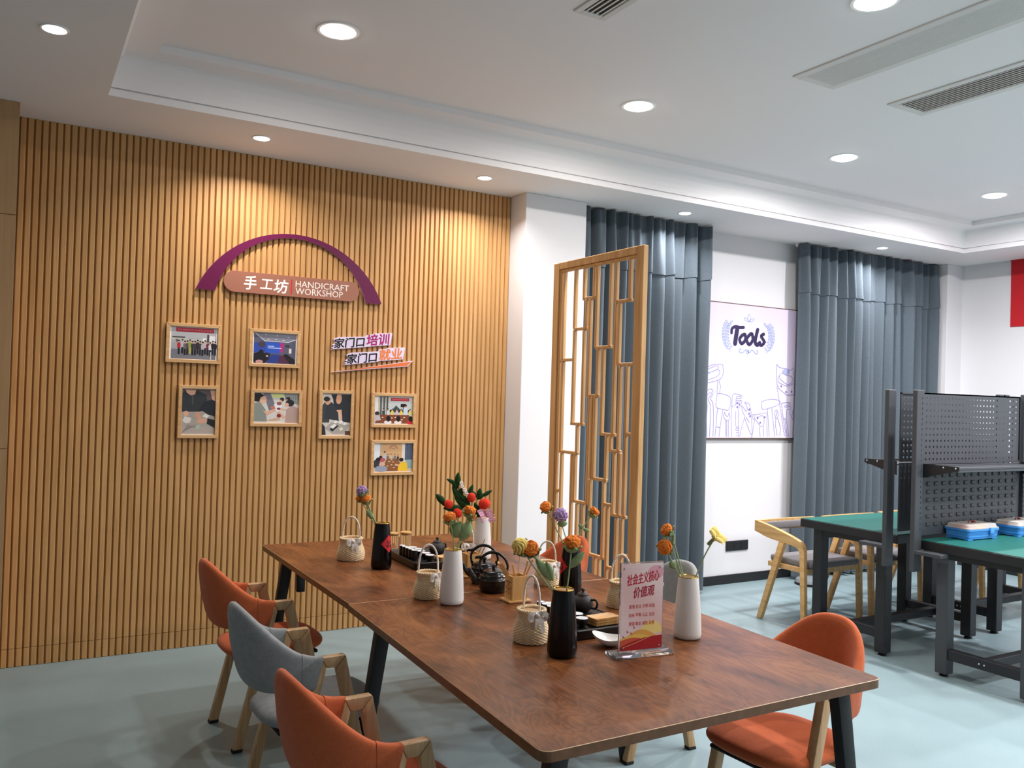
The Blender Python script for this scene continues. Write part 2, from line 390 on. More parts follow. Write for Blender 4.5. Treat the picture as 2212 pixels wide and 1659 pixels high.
# ================================================================ room
X0, X1, Y0, Y1 = -3.2, 8.245, -4.0, 5.40
HS = 3.013                                   # soffit height
TX0, TX1, TY0, TY1 = .346, 7.555, -1.7, 4.713  # tray opening
struct(MB().box(X0-.2, X1+.2, Y0-.2, Y1+.2, -.1, 0).build('floor', M['floor']))
wb = struct(MB().box(X0-.2, X1+.2, Y1, Y1+.2, 0, 3.5).build('wall_back', M['white_wall']))
struct(MB().box(X1, X1+.2, Y0-.2, Y1, 0, 3.5).build('wall_right', M['white_wall']))
struct(MB().box(X0-.2, X0, Y0-.2, Y1, 0, 3.5).build('wall_left', M['white_wall']))
struct(MB().box(X0, X1, Y0-.2, Y0, 0, 3.5).build('wall_front', M['white_wall']))
def rings(levels):
    b = MB(); vs = []
    for d, z in levels:
        x0, x1, y0, y1 = (X0, X1, Y0, Y1) if d is None else (TX0+d, TX1-d, TY0+d, TY1-d)
        vs += [(x0, y0, z), (x1, y0, z), (x1, y1, z), (x0, y1, z)]
    n = len(levels)
    fs = [(4*i+k, 4*i+(k+1) % 4, 4*i+4+(k+1) % 4, 4*i+4+k) for i in range(n-1) for k in range(4)]
    return b, vs, fs, n
b, vs, fs, n = rings([(None, HS), (0, HS), (0, HS+.036), (-.012, HS+.037), (-.012, HS+.044), (.002, HS+.045), (.004, HS+.075), (.010, HS+.11), (.022, HS+.15), (.042, HS+.185), (.06, HS+.197), (.205, HS+.197), (.205, HS+.237)])
fs.append((4*(n-1), 4*(n-1)+1, 4*(n-1)+2, 4*(n-1)+3))
me = bpy.data.meshes.new('ceiling'); me.from_pydata(vs, [], fs); me.materials.append(M['ceiling'])
struct(bpy.data.objects.new('ceiling', me)); C.objects.link(bpy.data.objects['ceiling'])
HC = HS+.237
# roof slab above the ceiling keeps the room closed
# slatted veneer on the back wall: 87 ridges, each in a long and a short piece above and below a joint
SX0, SX1, NS = -.036, 3.077, 87
pitch = (SX1-SX0)/NS
struct(MB().box(SX0, SX1, 5.392, Y1-.0005, 0, HS-.0005).build('slat_backing', M['slat_back'], wb))
prof = [(-.0168, 5.392), (-.0166, 5.3895), (-.0118, 5.3778), (-.0105, 5.3765), (.0105, 5.3765), (.0118, 5.3778), (.0166, 5.3895), (.0168, 5.392)]
up_m = MB().prism(prof, .1025, HS-.001, 2).mesh('slat', M['slat']); lo_m = MB().prism(prof, .002, .1000, 2).mesh('slat', M['slat'])
for i in range(NS):
    for m_ in (up_m, lo_m):
        o = bpy.data.objects.new('slat', m_); C.objects.link(o); o.location = (SX0+(i+.5)*pitch, 0, 0); o.parent = wb
# wood-panelled pier at the left, in three boards
pier = struct(MB().box(-1.6, -.040, 5.115, Y1, 0, HS-.0005).build('wall_pier_left', M['pier']))
for z0, z1 in ((.0, 1.210), (1.214, 2.422), (2.426, HS-.001)):
    MB().bbox(-1.6, -.036, 5.108, 5.120, z0, z1, .001, 1).build('panel', M['pier'], pier)
struct(MB().bbox(3.077, 3.600, 5.165, Y1+.01, 0, HS-.0005, .003, 1).build('wall_pier_middle', M['white_wall']))
struct(MB().bbox(7.998, X1+.01, 5.153, Y1+.01, 0, HS-.0005, .003, 1).build('wall_pier_right', M['white_wall']))
struct(MB().bbox(3.61, 7.99, 5.388, 5.402, 0, .078, .002, 1).build('baseboard_back', M['skirting']))
struct(MB().bbox(X1-.012, X1+.002, Y0, 5.14, 0, .078, .002, 1).build('baseboard_right', M['skirting']))
# ---------------------------------------------------------------- ceiling lamps
def downlight(x, y, z, r, power, tint, label, group, nm='ceiling_downlight', spread=164):
    t = thing(nm, label, 'ceiling light', (x, y, z), 0, group)
    MB().lathe([(r*.97, .004), (r*.97, -.003), (r*1.0, -.005), (r*1.16, -.005), (r*1.22, -.001), (r*1.22, .004)], 40, close=True).build('trim_ring', M['lamp_rim'], t)
    on = power > 0
    MB().lathe([(.0001, -.30*r), (.35*r, -.27*r), (.65*r, -.19*r), (.87*r, -.09*r), (r*.98, -.0025), (r*.98, .003), (.0001, .003)], 40).build('diffuser', M['lamp_on'] if on else M['lamp_rim'], t)  # dome and extra width shaped in so the lamp looks round, as if glowing
    if on: lamp('lamp_light', 0, 0, -.30*r-.004, r*1.7, power, tint, t, spread)
rowname = ['row nearest the back wall', 'second row from the back wall', 'third row from the back wall', 'row behind the camera']
colname = ['first from the left', 'second from the left', 'third from the left', 'fourth from the left']
for j, y in enumerate((3.86, 2.30, .74, -.82)):
    for i, x in enumerate((1.245, 3.031, 4.803, 6.569)):
        tint = tuple(TINT_WARM[k]*(1-i/3)+TINT_COOL[k]*i/3 for k in range(3))
        pw = P_MAIN*((.26, .85, 1.75, 2.0), (.0, .55, 1.95, 2.0), (.0, .5, 1.9, 1.9), (.0, .3, 1.2, 1.4))[j][i]
        downlight(x, y, HC, .084, pw, tint, 'large round ceiling downlight, %s in the %s' % (colname[i], rowname[j]), 'large downlights in the ceiling tray', spread=178 if j == 0 else 160)
for x, y, lb in ((1.174, 4.986, 'small round spotlight above the arched sign on the slat wall'), (2.648, 4.997, 'small round spotlight above the slat wall beside the white pier'),
                 (4.403, 4.995, 'small round spotlight in front of the curtain left of the poster'), (6.761, 4.994, 'small round spotlight in front of the curtain right of the poster'),
                 (.083, 3.963, 'small round spotlight in the left soffit, upper left corner of the photo')):
    k = min(1, max(0, (x-1)/3.5))
    downlight(x, y, HS, .046, P_SPOT*(1.25 if x < 3 else 1.2)*(1 if x > 1 else .12), tuple(TINT_WARM[i]*(1-k)+TINT_COOL[i]*k for i in range(3)), lb, 'small spotlights in the soffit', 'soffit_spotlight', 140)
# ---------------------------------------------------------------- air vents
def vent(nm, label, x0, x1, y0, y1, nsl, slat_mat, fr=.05, th=.5, slatw=.6, depth=.02):
    t = thing(nm, label, 'air vent', ((x0+x1)/2, (y0+y1)/2, HC), 0)
    a, c = (x1-x0)/2, (y1-y0)/2
    f = MB()
    for p in ((-a-fr, -a, -c-fr, c+fr), (a, a+fr, -c-fr, c+fr), (-a, a, -c-fr, -c), (-a, a, c, c+fr)): f.bbox(p[0], p[1], p[2], p[3], -.008, .001, .002, 1)
    f.build('vent_frame', M['vent_white'], t)
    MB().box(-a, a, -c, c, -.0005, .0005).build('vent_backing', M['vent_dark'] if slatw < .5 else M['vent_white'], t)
    st = 2*a/nsl
    me = MB().prism([(-st*slatw/2, -.007), (st*slatw/2, -.007), (st*slatw/2+.002, -.001), (-st*slatw/2+.002, -.001)], -c, c, 1).mesh('slat', M[slat_mat])
    for i in range(nsl):
        o = bpy.data.objects.new('slat', me); C.objects.link(o); o.parent = t; o.location = (-a+(i+.5)*st, 0, 0)
vent('air_grille', 'dark slotted air grille in the ceiling at top centre of the photo', 2.07, 2.174, 1.62, 3.038, 4, 'vent_white', .032, slatw=.32)
vent('air_grille', 'pale closely slatted return air panel in the ceiling', 3.436, 3.655, 1.62, 3.011, 22, 'vent_white', .045, slatw=.8)
vent('air_grille', 'dark slotted air grille in the ceiling at the right edge of the photo', 4.176, 4.402, 1.62, 3.0, 9, 'vent_white', .045, slatw=.3)
for o in bpy.data.objects:
    if o.name.startswith('air_grille') and not o.parent: pass
# ================================================================ long walnut table
def table_board(name, pts, z0, z1, parent, r=.03):
    """pts: four corners ccw; rounded where r is given per corner"""
    b = MB(); out = []
    n = len(pts)
    for i, (p, rr) in enumerate(pts):
        p = Vector(p); a = (Vector(pts[i-1][0])-p).normalized(); c = (Vector(pts[(i+1) % n][0])-p).normalized()
        if rr < .001: out.append(tuple(p)); continue
        for k in range(7):
            t = k/6; q0 = p+a*rr; q1 = p+c*rr
            out.append(tuple((1-t)**2*q0+2*t*(1-t)*p+t*t*q1))
    m = len(out); ctr = Vector((sum(p[0] for p in out)/m, sum(p[1] for p in out)/m))
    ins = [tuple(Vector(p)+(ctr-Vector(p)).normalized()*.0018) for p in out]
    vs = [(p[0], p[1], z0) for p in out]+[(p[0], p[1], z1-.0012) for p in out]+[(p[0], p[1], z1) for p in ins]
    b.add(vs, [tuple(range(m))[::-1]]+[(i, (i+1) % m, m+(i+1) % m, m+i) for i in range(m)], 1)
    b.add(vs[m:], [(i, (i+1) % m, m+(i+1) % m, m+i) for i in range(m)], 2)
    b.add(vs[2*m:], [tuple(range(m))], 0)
    return b.build(name, [M['table'], M['edge'], M['edge_highlight']], parent)
tb = thing('conference_table', 'long walnut-topped table on splayed black steel legs, set with vases and tea things', 'table')
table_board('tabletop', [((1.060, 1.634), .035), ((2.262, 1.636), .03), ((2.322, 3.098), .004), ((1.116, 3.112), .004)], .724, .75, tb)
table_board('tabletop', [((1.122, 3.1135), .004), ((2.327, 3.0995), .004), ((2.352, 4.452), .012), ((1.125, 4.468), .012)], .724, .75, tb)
def table_leg(xt, xb, y, wt=.056, wb_=.044, dy=.04):
    s = 1 if xb > xt else -1
    m = MB(); vs = []
    for z, x, wd in ((.0, xb, wb_), (.724, xt, wt)):
        for a, c in ((-1, -1), (1, -1), (1, 1), (-1, 1)): vs.append((x+a*wd/2, y+c*dy/2, z))
    bm = bmesh.new(); q = [bm.verts.new(v) for v in vs]
    for f in ((0, 1, 2, 3), (4, 5, 6, 7), (0, 1, 5, 4), (1, 2, 6, 5), (2, 3, 7, 6), (3, 0, 4, 7)): bm.faces.new([q[i] for i in f])
    bmesh.ops.recalc_face_normals(bm, faces=bm.faces)
    bmesh.ops.bevel(bm, geom=list(bm.edges), offset=.006, segments=2, profile=.5, affect='EDGES')
    m.frombm(bm); return m.build('leg', M['black_metal'], tb)
for y, dx in ((1.715, .0), (2.93, .045), (4.28, .07)):
    table_leg(1.155+dx*.8, 1.04+dx, y); table_leg(2.165+dx, 2.285+dx, y)
    MB().bbox(1.19+dx*.8, 2.13+dx, y+.0, y+.03, .700, .7238, .003, 1).build('cross_beam', M['black_metal'], tb)
MB().bbox(1.245, 1.285, 4.22, 4.262, .545, .645, .004, 2).build('cable_box', M['socket'], tb)

# ================================================================ A-frame armchairs
def shell_pts(t, w):
    """t in [-1,1] from right arm round the back to the left arm, w in [0,1) round the section; returns a point"""
    a = t*PI/2
    cs, sn = max(0.0, math.cos(a)), math.sin(a)
    y = .197*math.copysign(abs(sn)**.80, sn); xb = -.040-.196*cs**.78
    ztop = .632+.170*cs**1.7; zbot = .522-.012*cs
    zc, hz, th = (ztop+zbot)/2, (ztop-zbot)/2, .0145+.006*cs
    # outward direction in plan
    nx, ny = -cs, sn*1.0; L = math.hypot(nx, ny); nx /= L; ny /= L
    ang = 2*PI*w
    c_, s_ = math.cos(ang), math.sin(ang)
    oz = hz*math.copysign(abs(s_)**.35, s_); on = th*math.copysign(abs(c_)**.7, c_)
    z = zc+oz; f = (z-zbot)/max(.05, .29)
    lean = -.055*f*cs**1.2; bul = .012*math.sin(PI*min(1, max(0, (z-zbot)/(ztop-zbot))))*cs
    return Vector((xb+nx*(on+bul)+lean, y+ny*on, z))
def make_chair(name, label, fab, group):
    t = thing(name, label, 'armchair', (0, 0, 0), 0, group)
    b = MB(); nu, nw = 52, 20; T0 = .905
    def f(u, w): return shell_pts((2*u-1)*T0, w)
    b.grid(nu, nw, f, cv=True)
    for e in (0, 1): b.add([f(e, k/nw) for k in range(nw)], [tuple(range(nw))])
    b.build('backrest', fab, t, ang=60)
    for s in (-1, 1):
        # sleeve of cloth drawn over the rear of the arm
        q = MB(); nw = 20
        def fs_(u, w):
            tt = s*(.845+.155*u); p = shell_pts(tt, w); a_ = tt*PI/2; cc = Vector((0, p.y-.197*math.copysign(1, s), 0))
            k = 1.0+.0*u; g = .0035
            out = Vector((0, math.copysign(g, p.y-s*.195), 0)); p = p+out*(.3+.7*u)
            zc_ = .577; p.z = zc_+(p.z-zc_)*(1.03 if u < .98 else 1.0); p.x += -.26*(.632-p.z)*u+.004*u
            return p
        q.grid(8, nw, fs_, cv=True)
        for e in (0, 1): q.add([fs_(e, k/nw) for k in range(nw)], [tuple(range(nw))])
        q.build('sleeve', fab, t, ang=60)
        y0, y1 = s*.192-.0175, s*.192+.0175
        MB().rprism([(-.044, .630), (.047, .630), (.012, .590), (-.024, .590)], y0, y1, 1, .006).build('armrest', M['oak'], t)
        lg = MB().rprism([(.0465, .6295), (.195, .012), (.153, .012), (.012, .5905)], y0, y1, 1, .006).build('leg', M['oak'], t)
        MB().rprism([(.1945, .013), (.1965, .0), (.1555, .0), (.1525, .013)], y0, y1, 1, .002).build('foot', M['rubber'], lg)
        lg = MB().rprism([(-.0435, .6295), (-.024, .5905), (-.157, .012), (-.199, .012)], y0, y1, 1, .006).build('leg', M['oak'], t)
        MB().rprism([(-.198, .013), (-.156, .013), (-.1595, .0), (-.2005, .0)], y0, y1, 1, .002).build('foot', M['rubber'], lg)
    def seat(th, ph, d): return 0
    s_ = MB(); nu, nv = 40, 14
    def sp(u, v):
        a = 2*PI*u; q = PI*(v-.5); c_, n_ = math.cos(a), math.sin(a)
        e = .62; cx = math.copysign(abs(c_)**e, c_); cy = math.copysign(abs(n_)**e, n_)
        k = math.cos(q)**.45 if abs(v-.5) < .499 else 0
        z = .408+.040*math.copysign(abs(math.sin(q))**.9, math.sin(q))
        x = .012+cx*k*.222; dip = -.006*(1-(x/.23)**2) if v > .5 else 0
        return Vector((x, cy*k*.196*(1+.06*x/.22), z+dip+.02*x))
    s_.grid(nu, nv, sp, cu=True); s_.build('seat', fab, t, ang=60)
    MB().bbox(-.17, .19, -.15, .15, .362, .376, .004, 1).build('seat_base', M['rubber'], t)
    for x in (-.118, .100): MB().bbox(x-.014, x+.014, -.180, .180, .338, .362, .004, 1).build('crossbar', M['oak'], t)
    return t
GL, GR = 'armchairs along the left side of the table', 'armchairs along the right side of the table'
oc = make_chair('armchair', 'orange fabric armchair on the left side, farthest from the camera, by the slat wall', M['orange'], GL)
oc.location = (1.03, 3.945, 0); oc.rotation_euler[2] = R(3.6)
gc = make_chair('armchair', 'light grey fabric armchair between the two orange ones left of the table', M['grey'], GL)
gc.location = (.980, 3.095, 0); gc.rotation_euler[2] = R(2.5)
dup(oc, (.938, 2.292, 0), R(3), 'orange fabric armchair on the left side nearest the camera, cut by the bottom edge', GL)
dup(oc, (2.315, 2.065, 0), R(183), 'orange fabric armchair on the right side nearest the camera, by the table corner', GR)
dup(gc, (2.49, 3.09, 0), R(180), 'light grey fabric armchair behind the white vase beside the acrylic sign', GR)
dup(oc, (2.42, 3.87, 0), R(180), 'orange fabric armchair by the lattice screen, far right side of the table', GR)

# ================================================================ workbenches with tool racks
def bench(X, Yp, s, label):
    """Yp: rear (rack) edge of the top; s=-1: the bench extends towards -y"""
    t = thing('workbench', label, 'workbench', (X, Yp, 0), 0, 'back-to-back workbenches')
    L_, D_ = 1.04, .75
    def ys(a, c): return (min(s*a, s*c), max(s*a, s*c))
    y0, y1 = ys(0, D_)
    MB().bbox(0, L_, y0, y1, .722, .776, .003, 1).build('worktop', M['dark_steel'], t)
    MB().bbox(.004, L_-.004, y0+.004, y1-.004, .7755, .7805, .002, 1).build('green_mat', M['green'], t)
    for lx in (.065, .975):
        for ly in (.135, .625):
            a, c = ys(ly-.036, ly+.036)
            l = MB().bbox(lx-.036, lx+.036, a, c, .018, .722, .004, 1).build('leg', M['graphite' if s < 0 else 'dark_steel'], t)
            MB().lathe([(.024, 0), (.026, .004), (.022, .010), (.010, .011), (.010, .019)], 14, lx, s*ly).build('levelling_foot', M['rubber'], l)
        a, c = ys(.171, .589)
        MB().bbox(lx-.025, lx+.025, a, c, .105, .165, .003, 1).build('side_stretcher', M['dark_steel'], t)
        a, c = ys(.10, .66); MB().bbox(lx-.03, lx+.03, a, c, .685, .7215, .003, 1).build('top_rail', M['dark_steel'], t)
    a, c = ys(.35, .40)
    MB().bbox(.09, .95, a, c, .108, .160, .003, 1).build('long_stretcher', M['dark_steel'], t)
    for lx in (.026, ):
        for yy in (.36, .39): MB().sphere((lx+.012, s*yy, .136), .007, 10, 6).build('bolt', M['chrome'], t)
    a, c = ys(.60, .64); MB().bbox(.10, .94, a, c, .66, .7215, .003, 1).build('apron', M['dark_steel'], t)
    # rack: two channel posts at the ends, with an arm under the top
    for px in ((-.046, L_+.046) if s < 0 else (-.082, L_+.046)):
        a, c = ys(-.004, .026)
        p = MB().bbox(px-.034, px+.036, a, c, .594, 1.670, .003, 1); 
        po = p.build('post', M['graphite'], t)
        q = MB()
        for i in range(26):
            z = .84+i*.031; a2, c2 = ys(.0255, .0270); q.box(px-.030+(.045 if px < 0 else 0), px-.026+(.045 if px < 0 else 0), a2, c2, z, z+.014)
        q.build('slots', M['rubber'], po)
        a, c = ys(.02, .19); MB().bbox(px-.03 if px < 0 else px-.035, px+.035 if px < 0 else px+.03, a, c, .700, .7215, .002, 1).build('post_arm', M['graphite'], t)
    # perforated panel: real holes
    b = MB(); nx, nz = 27, 11; px_, pz = .0365, .0368; w0 = (L_-nx*px_)/2; z0 = 1.238; ya, yb = s*.004, s*.016; h_ = .0068
    zt = z0+nz*pz
    oct_ = [(math.cos(2*PI*k/8+PI/8)*h_, math.sin(2*PI*k/8+PI/8)*h_) for k in range(8)]
    def plate(y):
        for i in range(nx):
            for j in range(nz):
                cx, cz = w0+(i+.5)*px_, z0+(j+.5)*pz
                sq = [(cx+px_/2, cz+pz/2*.414), (cx+px_/2*.414, cz+pz/2), (cx-px_/2*.414, cz+pz/2), (cx-px_/2, cz+pz/2*.414), (cx-px_/2, cz-pz/2*.414), (cx-px_/2*.414, cz-pz/2), (cx+px_/2*.414, cz-pz/2), (cx+px_/2, cz-pz/2*.414)]
                sq = [(cx+math.copysign(px_/2, p[0]-cx) if False else p[0], p[1]) for p in sq]
                hp = [(cx+p[0], cz+p[1]) for p in oct_]
                # order: hole vertices k at angle 22.5+45k match square points k
                vs = [(p[0], y, p[1]) for p in hp]+[(p[0], y, p[1]) for p in sq]
                cor = [(cx+px_/2, y, cz+pz/2), (cx-px_/2, y, cz+pz/2), (cx-px_/2, y, cz-pz/2), (cx+px_/2, y, cz-pz/2)]
                fs = [(k, (k+1) % 8, 8+(k+1) % 8, 8+k) for k in range(8)]
                b.add(vs+cor, fs+[(8, 16, 9), (10, 17, 11), (12, 18, 13), (14, 19, 15)])
        b.box(0, w0, min(y, y), y+1e-6, z0, zt); b.box(L_-w0, L_, y, y+1e-6, z0, zt); b.box(0, L_, y, y+1e-6, zt, zt+.012)
    plate(ya)
    a, c = ys(-.004, .004)
    for r_ in ((0, .012, z0, zt+.012), (L_-.012, L_, z0, zt+.012), (0, L_, zt+.004, zt+.012), (0, L_, z0-.010, z0)): b.box(r_[0], r_[1], a, c, r_[2], r_[3])
    b.build('perforated_panel', M['graphite'], t)
    a, c = ys(-.004, .005)
    lp = MB().bbox(0, L_, a, c, .80, 1.222, .002, 1).build('louver_panel', M['graphite'], t)
    q = MB()
    for i in range(13):
        for j in range(7):
            cx, cz = .075+i*.075, 1.155-j*.0485
            y1_, y2_ = s*.0045, s*.011
            vs = [(cx-.018, y1_, cz+.014), (cx+.018, y1_, cz+.014), (cx+.018, y1_, cz-.012), (cx-.018, y1_, cz-.012), (cx-.015, y2_, cz+.012), (cx+.015, y2_, cz+.012), (cx+.015, y2_, cz-.006), (cx-.015, y2_, cz-.006)]
            q.add(vs, [(4, 5, 6, 7), (0, 1, 5, 4), (2, 3, 7, 6), (1, 2, 6, 5), (3, 0, 4, 7)])
    tag(q.build('louvers', M['graphite'], lp), kind='stuff')
    a, c = ys(.012, .235)
    sh = MB(); sh.bbox(.002, L_-.002, a, c, 1.208, 1.214, .002, 1); a, c = ys(.225, .235); sh.bbox(.002, L_-.002, a, c, 1.196, 1.226, .002, 1)
    sh.build('shelf', M['graphite'], t)
    for px in (-.004, L_+.001):
        pr = [(s*.014, 1.232), (s*.245, 1.230), (s*.245, 1.206), (s*.20, 1.196), (s*.014, 1.146)]
        k = MB().prism(pr, px, px+.003, 0).build('shelf_bracket', M['dark_steel'], t)
        for yy in (.150, .225): MB().sphere((px-.001, s*yy, 1.219), .006, 10, 6).build('bolt', M['chrome'], k)
    return t
bench(4.675, 3.160, -1, 'green-topped workbench with blue toolboxes, its perforated rack facing the camera')
bench(4.700, 3.318, 1, 'green-topped workbench behind the near rack, its rack facing the curtains')
bench(5.917, 3.318, 1, 'workbench farther right behind the racks, seen mostly by its dark legs')

# ================================================================ bench chairs with curved wooden arms
def bench_chair(label):
    t = thing('wooden_armchair', label, 'chair', (0, 0, 0), 0, 'wooden armchairs behind the workbenches')
    for s in (-1, 1):
        y0, y1 = (s*.290-.017, s*.290+.017)
        top = cat_rom([(-.235, 0, .705), (-.10, 0, .682), (.05, 0, .648), (.14, 0, .622), (.185, 0, .596), (.207, 0, .555)], 4)
        bot = cat_rom([(.168, 0, .535), (.155, 0, .558), (.12, 0, .572), (.03, 0, .585), (-.06, 0, .590), (-.15, 0, .604), (-.20, 0, .618), (-.235, 0, .626)], 3)
        MB().prism([(p.x, p.z) for p in top]+[(p.x, p.z) for p in bot], y0, y1, 1).build('armrest', M['ash'], t)
        MB().rprism([(.207, .556), (.227, .004), (.192, .004), (.168, .536)], y0, y1, 1, .003).build('leg', M['ash'], t)
        MB().rprism([(-.018, .588), (.030, .583), (-.172, .004), (-.212, .004)], y0, y1, 1, .003).build('leg', M['ash'], t)
        MB().rprism([(-.150, .425), (.205, .425), (.205, .390), (-.150, .390)], s*.255-.012, s*.255+.012, 1, .003).build('seat_rail', M['ash'], t)
    bk = cat_rom([(-.236, -.306, 0), (-.246, -.15, 0), (-.250, 0, 0), (-.246, .15, 0), (-.236, .306, 0)], 4)
    b = MB(); m = len(bk); vs = []
    for p in bk: vs += [(p.x-.012, p.y, .628), (p.x+.012, p.y, .628), (p.x+.012, p.y, .706), (p.x-.012, p.y, .706)]
    b.add(vs, [(4*i+k, 4*i+(k+1) % 4, 4*i+4+(k+1) % 4, 4*i+4+k) for i in range(m-1) for k in range(4)]+[(0, 1, 2, 3), (4*m-4, 4*m-3, 4*m-2, 4*m-1)])
    b.build('back_rail', M['ash'], t)
    MB().bbox(-.236, -.214, -.225, .225, .636, .692, .010, 3).build('back_pad', M['seat_grey'], t)
    MB().bbox(.175, .205, -.255, .255, .388, .425, .003, 1).build('seat_rail', M['ash'], t)
    MB().bbox(-.150, -.125, -.255, .255, .388, .425, .003, 1).build('seat_rail', M['ash'], t)
    MB().bbox(-.150, .232, -.250, .250, .426, .474, .018, 4).build('seat', M['seat_grey'], t)
    return t
wc = bench_chair('wooden armchair with grey seat, left of the row behind the workbench, beside the socket')
wc.location = (5.015, 4.245, 0); wc.rotation_euler[2] = R(-90)
dup(wc, (5.715, 4.235, 0), R(-90), 'wooden armchair with grey seat next to the leftmost one, half hidden by the bench legs')
dup(wc, (6.43, 4.26, 0), R(-91), 'wooden armchair behind the racks, third of the row from the left')
dup(wc, (7.09, 4.24, 0), R(-89), 'wooden armchair behind the racks, last of the row, glimpsed between bench legs')

# ================================================================ lattice screen
LX = 2.850
ls = thing('lattice_screen', 'tall pine lattice screen with offset bars between table and curtain', 'screen', (LX, 3.988, 0))
Yc = 3.988
def lat(y0, y1, z0, z1, nm, x0=.0, x1=.034, r=.003): return MB().bbox(x0, x1, y0-Yc, y1-Yc, z0, z1, r, 1).build(nm, M['pine'], ls)
lat(3.551, 3.612, .03, 2.388, 'frame_post'); lat(4.366, 4.426, .03, 2.388, 'frame_post')
lat(3.612, 4.366, 2.345, 2.388, 'frame_rail'); lat(3.612, 4.366, .10, .145, 'frame_rail')
for a in ((3.612, 3.632, .145, 2.345), (4.346, 4.366, .145, 2.345)): lat(*a, 'inner_frame', .008, .028)
for a in ((3.632, 4.346, 2.327, 2.345), (3.632, 4.346, .145, .163)): lat(*a, 'inner_frame', .008, .028)
for y in (3.581, 4.396): MB().bbox(-.16, .19, y-Yc-.03, y-Yc+.03, 0, .03, .004, 1).build('base_foot', M['pine'], ls)
LV = [(4.321, 2.329, 1.798), (4.203, 2.332, 1.975), (4.11, 2.334, 2.144), (4.012, 2.334, 2.147), (3.98, 2.334, 1.855), (3.851, 2.338, 1.852), (3.801, 2.337, 2.107), (3.677, 2.34, 2.097), (4.084, 2.14, 1.966), (4.044, 2.137, 1.578), (4.2, 1.968, 1.406), (4.1, 1.963, 1.406), (3.956, 1.845, 1.575), (3.906, 1.844, 1.357), (3.799, 2.097, 1.358), (3.766, 2.096, 1.757), (4.317, 1.786, 1.233), (4.145, 1.399, 1.233), (4.303, 1.229, .163), (4.19, 1.227, .163), (4.159, 1.23, .95), (4.030, 1.569, .95), (3.998, 1.569, 1.102), (3.972, 1.57, 1.105), (3.854, 1.353, 1.101), (3.815, 1.355, 1.274), (3.746, 1.741, 1.267), (3.682, 1.744, .914), (3.73, 1.268, .922), (3.779, 1.262, .922), (3.867, 1.095, .66), (4.126, .943, .163), (4.065, .942, .163), (3.999, 1.095, .667), (3.827, .958, .163), (3.744, .906, .163), (3.696, .908, .622), (3.939, .66, .163), (3.894, .664, .163), (3.786, .615, .163)]
LH = [(4.203, 4.073, 1.971), (4.118, 3.996, 2.146), (3.982, 3.837, 1.854), (3.809, 3.661, 2.103), (4.346, 4.21, 1.79), (3.774, 3.632, 1.753), (4.211, 4.085, 1.408), (4.325, 4.133, 1.235), (4.058, 3.942, 1.578), (3.917, 3.778, 1.362), (3.821, 3.728, 1.273), (3.687, 3.632, 1.373), (3.98, 3.845, 1.104), (4.346, 4.303, .996), (4.175, 4.01, .953), (3.87, 3.795, .971), (3.79, 3.662, .922), (4.01, 3.856, .668), (3.833, 3.746, .626), (3.695, 3.632, .715)]
hb = .0095
for y, za, zb in LV: lat(y-hb, y+hb, zb, min(za, 2.330), 'bar', .007, .029, .0025)
for ya, yb, z in LH: lat(min(ya, yb)-.003, max(ya, yb)+.003, z-.009, z+.009, 'bar', .0085, .0275, .0025)

# ================================================================ curtains
def curtain(name, label, xa, xb, seed, nf, yc=5.292, z0=.03, z1=2.998, amp=.10):
    rnd = random.Random(seed)
    t = thing(name, label, 'curtain', ((xa+xb)/2, yc, 0), 0, 'grey-blue curtains on the back wall')
    xm = (xa+xb)/2
    # folds: (centre, half width, depth)
    K = []; x = 0.0
    while x < 1.0:
        wdt = rnd.uniform(.7, 1.35)/nf; K.append((x, wdt, rnd.uniform(.55, 1.1), rnd.uniform(-.25, .25))); x += wdt
    tot = x
    def fold(u):
        q = u*tot
        for x_, w_, d_, sk in K:
            if x_ <= q <= x_+w_+1e-9:
                p = (q-x_)/w_; return max(0, math.sin(PI*p))**1.35*d_, p, sk
        return 0, 0, 0
    def drape(off, pinch):
        def f(u, v):
            d, p, sk = fold(u); z = (z0 if not pinch else 2.56+.008*math.sin(u*40))+(z1-(z0 if not pinch else 2.56))*v
            hi = max(0, (z-2.50)/.5)
            a = amp*(1-.35*hi)
            x = xa+(xb-xa)*u+.012*math.sin(u*23+seed)*(1-v)*0+.016*sk*math.sin(2*PI*p)
            y = -a*d+.010*math.sin(u*61+z*1.2)*(.3+hi)+.006*math.sin(z*2.1+u*31)
            y += hi*.016*math.sin(u*nf*4*PI+1.3*seed)
            return Vector((x-xm, y-off, z))
        return f
    MB().grid(420, 22, drape(0, False)).build('drape', M['curtain'], t, ang=180)
    MB().grid(420, 10, drape(.010, True)).build('valance', M['curtain'], t, ang=180)
    MB().bbox(xa-xm+.01, xb-xm-.01, .015, .05, HS-.028, HS-.0005, .003, 1).build('curtain_track', M['lamp_rim'], t)
    return t
curtain('curtain', 'grey-blue pleated curtain with a valance left of the poster, behind the lattice screen', 3.612, 4.930, 3, 10)
curtain('curtain', 'wide grey-blue pleated curtain with a valance right of the poster', 6.010, 7.985, 11, 15)
MB().lathe([(.0001, .062), (.085, .060), (.118, .048), (.128, .028), (.130, .022)], 36).lathe([(.130, .022), (.130, .004), (.12, .0), (.0001, .0)], 36, mi=1)
fd = MB().lathe([(.0001, .062), (.085, .060), (.118, .048), (.128, .028), (.130, .022)], 36).lathe([(.130, .022), (.130, .004), (.12, .0), (.0001, .0)], 36, mi=1).build('floor_device', [M['grey_plastic'], M['rubber']], None, (6.02, 5.085, 0))
tag(fd, 'low grey round device with a black base on the floor by the wide curtain', 'device')
sk_ = thing('wall_socket', 'black three-gang socket plate low on the white wall below the poster', 'socket', (5.445, Y1, .324))
